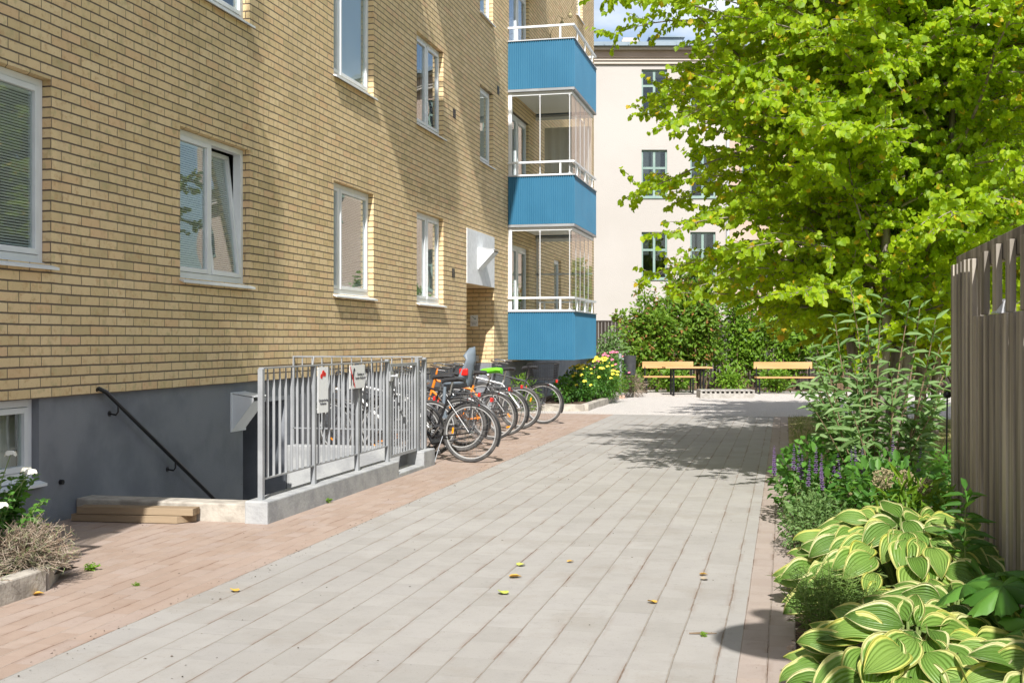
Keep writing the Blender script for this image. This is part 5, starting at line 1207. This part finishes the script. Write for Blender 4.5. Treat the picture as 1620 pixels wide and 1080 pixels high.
# flower bed by the blue balcony
def roses(name, label, px, Z, w, h, mat, seed, nf, nl=1500):
    x, y = cam_rot((px-810)*Z/F, Z); root = empty(name, (x, y, .1), 0, label=label, cat='shrub'); g = random.Random(seed)
    bush_leaves('foliage', (0,0,h*.45), (w/2,w/2,h*.5), nl, .07, OVAL, 'rosel', root, seed=seed, shell=.15)
    for i in range(nf):
        a = g.uniform(0, 2*PI); el = g.uniform(.0, 1.4); c = (math.cos(a)*math.cos(el)*w/2, math.sin(a)*math.cos(el)*w/2, h*.45+math.sin(el)*h*.55); mb = MB(); bloom(mb, c, g.uniform(.030,.052), seed*50+i, 16); mb.build('bloom', mat, root, smooth=60)
    mb = MB()
    for i in range(8): a = g.uniform(0, 2*PI); mb.tube([(0,0,0), (math.cos(a)*w*.3, math.sin(a)*w*.3, h*.7)], .006, 4)
    mb.build('stems', 'stem_g', root); return root
roses('yellow_rose_bush', 'yellow rose bush nearer the brick building under the blue balcony', 918, 25.2, .75, .80, 'yelfl', 131, 34)
roses('yellow_rose_bush', 'taller yellow rose bush beside the litter bin post', 950, 26.2, .85, .95, 'yelfl', 132, 42)
roses('pink_rose_bush', 'pink rose bush behind the yellow roses near the litter bin', 968, 28.6, .9, 1.05, 'pinkfl', 133, 30)
leafy('tall_grass', 'light green grassy plant at the foot of the litter bin post', tuple(cam_rot((962-810)*26.8/F, 26.8))+(0.08,), (.35,.3,.35), 900, .16, 'shrub', 134, tpl=BLADE)
leafy('dry_grass', 'pale dry grass tuft between the bin post and the left bench', tuple(cam_rot((1000-810)*29.3/F, 29.3))+(0,), (.35,.3,.3), 700, .16, 'dry', 135, tpl=BLADE)
leafy('bushy_plant', 'dark green leaves at the foot of the plinth under the blue balcony', tuple(cam_rot((893-810)*24.6/F, 24.6))+(.09,), (.25,.4,.3), 500, .08, 'rosel', 136)
leafy('flowering_plant', 'small plants with purple flowers behind the bicycles by the entrance corner', (-5.1, 22.9, 0), (.35,.5,.38), 600, .09, 'shrub', 137, tpl=LANCE)

# grass tufts on the lawn: uncountable
g = np.random.default_rng(9); n = 26000
X = g.uniform(.1, 7, n); Y = 11.2+g.random(n)**1.5*11; 
o = leaves('grass', np.stack([X, Y, np.zeros(n)], 1), np.stack([g.normal(size=n)*.5, g.normal(size=n)*.5, np.ones(n)], 1), g.normal(size=(n,3)), .03+.07*g.random(n), BLADE, 'drygrass' if False else 'feather'); tag(o, 'thin dry grass on the lawn', 'grass', kind='stuff')
n = 9000; o = leaves('dead_grass', np.stack([g.uniform(.06, 7, n), 11.2+g.random(n)*11, np.zeros(n)], 1), np.stack([g.normal(size=n), g.normal(size=n), np.ones(n)*.6], 1), g.normal(size=(n,3)), .04+.06*g.random(n), BLADE, 'dry'); tag(o, 'straw coloured dead grass between the green blades', 'grass', kind='stuff')
n = 2600; o = leaves('bed_litter', np.stack([g.uniform(.0, 1.2, n), g.uniform(4, 11, n), .035+.03*g.random(n)], 1), g.normal(size=(n,3))*np.array([1,1,.25]), g.normal(size=(n,3))*.5+np.array([0,0,1]), .015+.04*g.random(n), OVAL, 'dry'); tag(o, 'dry leaves and bits littering the soil of the flower bed', 'leaf litter', kind='stuff')
n = 900; xx = np.where(g.random(n) < .5, g.normal(-3.2, .05, n), g.uniform(-5.2, .0, n)); o = leaves('path_crumbs', np.stack([xx, g.uniform(4, 16, n), np.full(n, .004)], 1), g.normal(size=(n,3))*np.array([1,1,.05]), g.normal(size=(n,3))*.25+np.array([0,0,1]), .006+.012*g.random(n)**3, OVAL, 'soil'); tag(o, 'tiny crumbs and specks scattered on the paving', 'debris', kind='stuff')
# fallen leaves on the path
fl = [(806,914,'dryleaf','bright yellow fallen leaf left of the middle of the path',.075,.3),(797,941,'greenleaf','green-yellow fallen leaf just below the bright yellow one on the path',.07,2.0),(820,896,'greenleaf','pale green fallen leaf above the bright yellow one on the path',.06,1.0),
      (898,890,'dryleaf','small yellow fallen leaf right of the bright yellow one on the path',.045,.6),(1037,955,'dryleaf','yellow fallen leaf in the right middle of the path',.055,2.6),(1107,910,'dryleaf','brown fallen leaf near the right paving edge',.05,.1),
      (1112,918,'plankgrey','pale dry curled leaf beside the brown one near the right edge',.05,1.1),(372,937,'dryleaf','yellow fallen leaf at the border of red and grey paving',.06,2.2),(52,942,'dryleaf','yellow leaf lying against the planting bed kerb',.06,.7)]
for px, py, m, lab, s, a in fl:
    q = G(px, py); o = leaves('fallen_leaf', [(0,0,.006)], [(math.cos(a),math.sin(a),.12)], [(.1,.15,1)], [s], (ROUND[0]*np.array([1,1,1.6]), ROUND[1]), m); o.location = (q.x, q.y, .002); tag(o, lab, 'leaf', 'fallen leaves on the path')
for px, py, lab in ((574,771,'largest weed tuft at the foot of the stairwell wall'),(533,786,'middle weed tuft at the foot of the stairwell wall'),(517,795,'nearest weed tuft at the foot of the stairwell wall'),(144,902,'small dry weed in the red paving near the lavender'),(215,926,'tiny weed in the middle of the red paving'),(1112,1006,'small green weed beside the dry twig on the path')):
    q = G(px, py); k_ = .45 if 'tiny' in lab or 'twig' in lab else 1
    q = G(px, py); stemmy('weed', lab, (q.x, q.y, 0), 7, .05*k_, .045*k_, .035*k_, 'shrub', int(px), OVAL, 'stem_g', 4, .0015, 'plant', .02)
q = G(1110, 1004); mb = MB(); mb.tube([(-.06,0,.006),(0,.01,.008),(.07,.03,.006)], [.003,.005,.002], 5); mb.tube([(.0,.01,.008),(.02,-.02,.006)], .002, 4); o = mb.build('twig', 'twig'); o.location = (q.x, q.y, 0); tag(o, 'small dry twig lying on the path near the round shadow', 'twig')

# ================================================================== CAMERA, SUN, SKY
cam = bpy.data.cameras.new('Camera'); co = bpy.data.objects.new('Camera', cam); C.objects.link(co); scene.camera = co
cam.sensor_width = 36; cam.lens = 36*F/1620; cam.clip_end = 1000; cam.shift_y = (HY-540)/1620
co.location = (0, 0, H); co.rotation_euler = (PI/2, 0, TH)
EL, AZ = R(44.5), R(10.6)
sd_ = Vector((math.sin(AZ)*math.cos(EL), -math.cos(AZ)*math.cos(EL), math.sin(EL)))
sl = bpy.data.lights.new('Sun', 'SUN'); sl.energy = SUN; sl.angle = R(.55); sl.color = (1, .97, .925); so = bpy.data.objects.new('Sun', sl); C.objects.link(so); so.rotation_euler = (-sd_).to_track_quat('-Z', 'Y').to_euler(); so.location = (0, 0, 30)
w = bpy.data.worlds.new('World'); scene.world = w; w.use_nodes = True; nt = w.node_tree; nt.nodes.clear()
sky = N(nt, 'ShaderNodeTexSky', None, sky_type='NISHITA', sun_disc=False, sun_elevation=EL, sun_rotation=PI-AZ); sky.air_density = 1.0; sky.dust_density = 1.2; sky.ozone_density = 1.2
tc = N(nt, 'ShaderNodeTexCoord').outputs['Generated']
mp = N(nt, 'ShaderNodeMapping', {'Vector': tc, 'Location': (.3, 1.7, .2), 'Scale': (1, 1, 2.4)}).outputs[0]
cf = sstep(nt, noise(nt, mp, 2.3, 7, .55), .40, .60)
cc = mixc(nt, sstep(nt, noise(nt, mp, 5, 5), .35, .65), (6.2, 6.6, 7.4), (9.5, 9.6, 9.8))
col = mixc(nt, mth(nt, 'MULTIPLY', cf, .85), sky.outputs[0], cc)
bg = N(nt, 'ShaderNodeBackground', {0: col, 1: SKYS}); N(nt, 'ShaderNodeOutputWorld', {0: bg.outputs[0]})
scene.view_settings.view_transform = 'Standard'; scene.view_settings.look = 'None'; scene.view_settings.gamma = 1; scene.view_settings.use_curve_mapping = False
scene.view_settings.exposure = EXPO
scene.cycles.max_bounces = 10; scene.cycles.diffuse_bounces = 4; scene.cycles.transparent_max_bounces = 24; scene.cycles.transmission_bounces = 6
scene.cycles.sample_clamp_indirect = 6
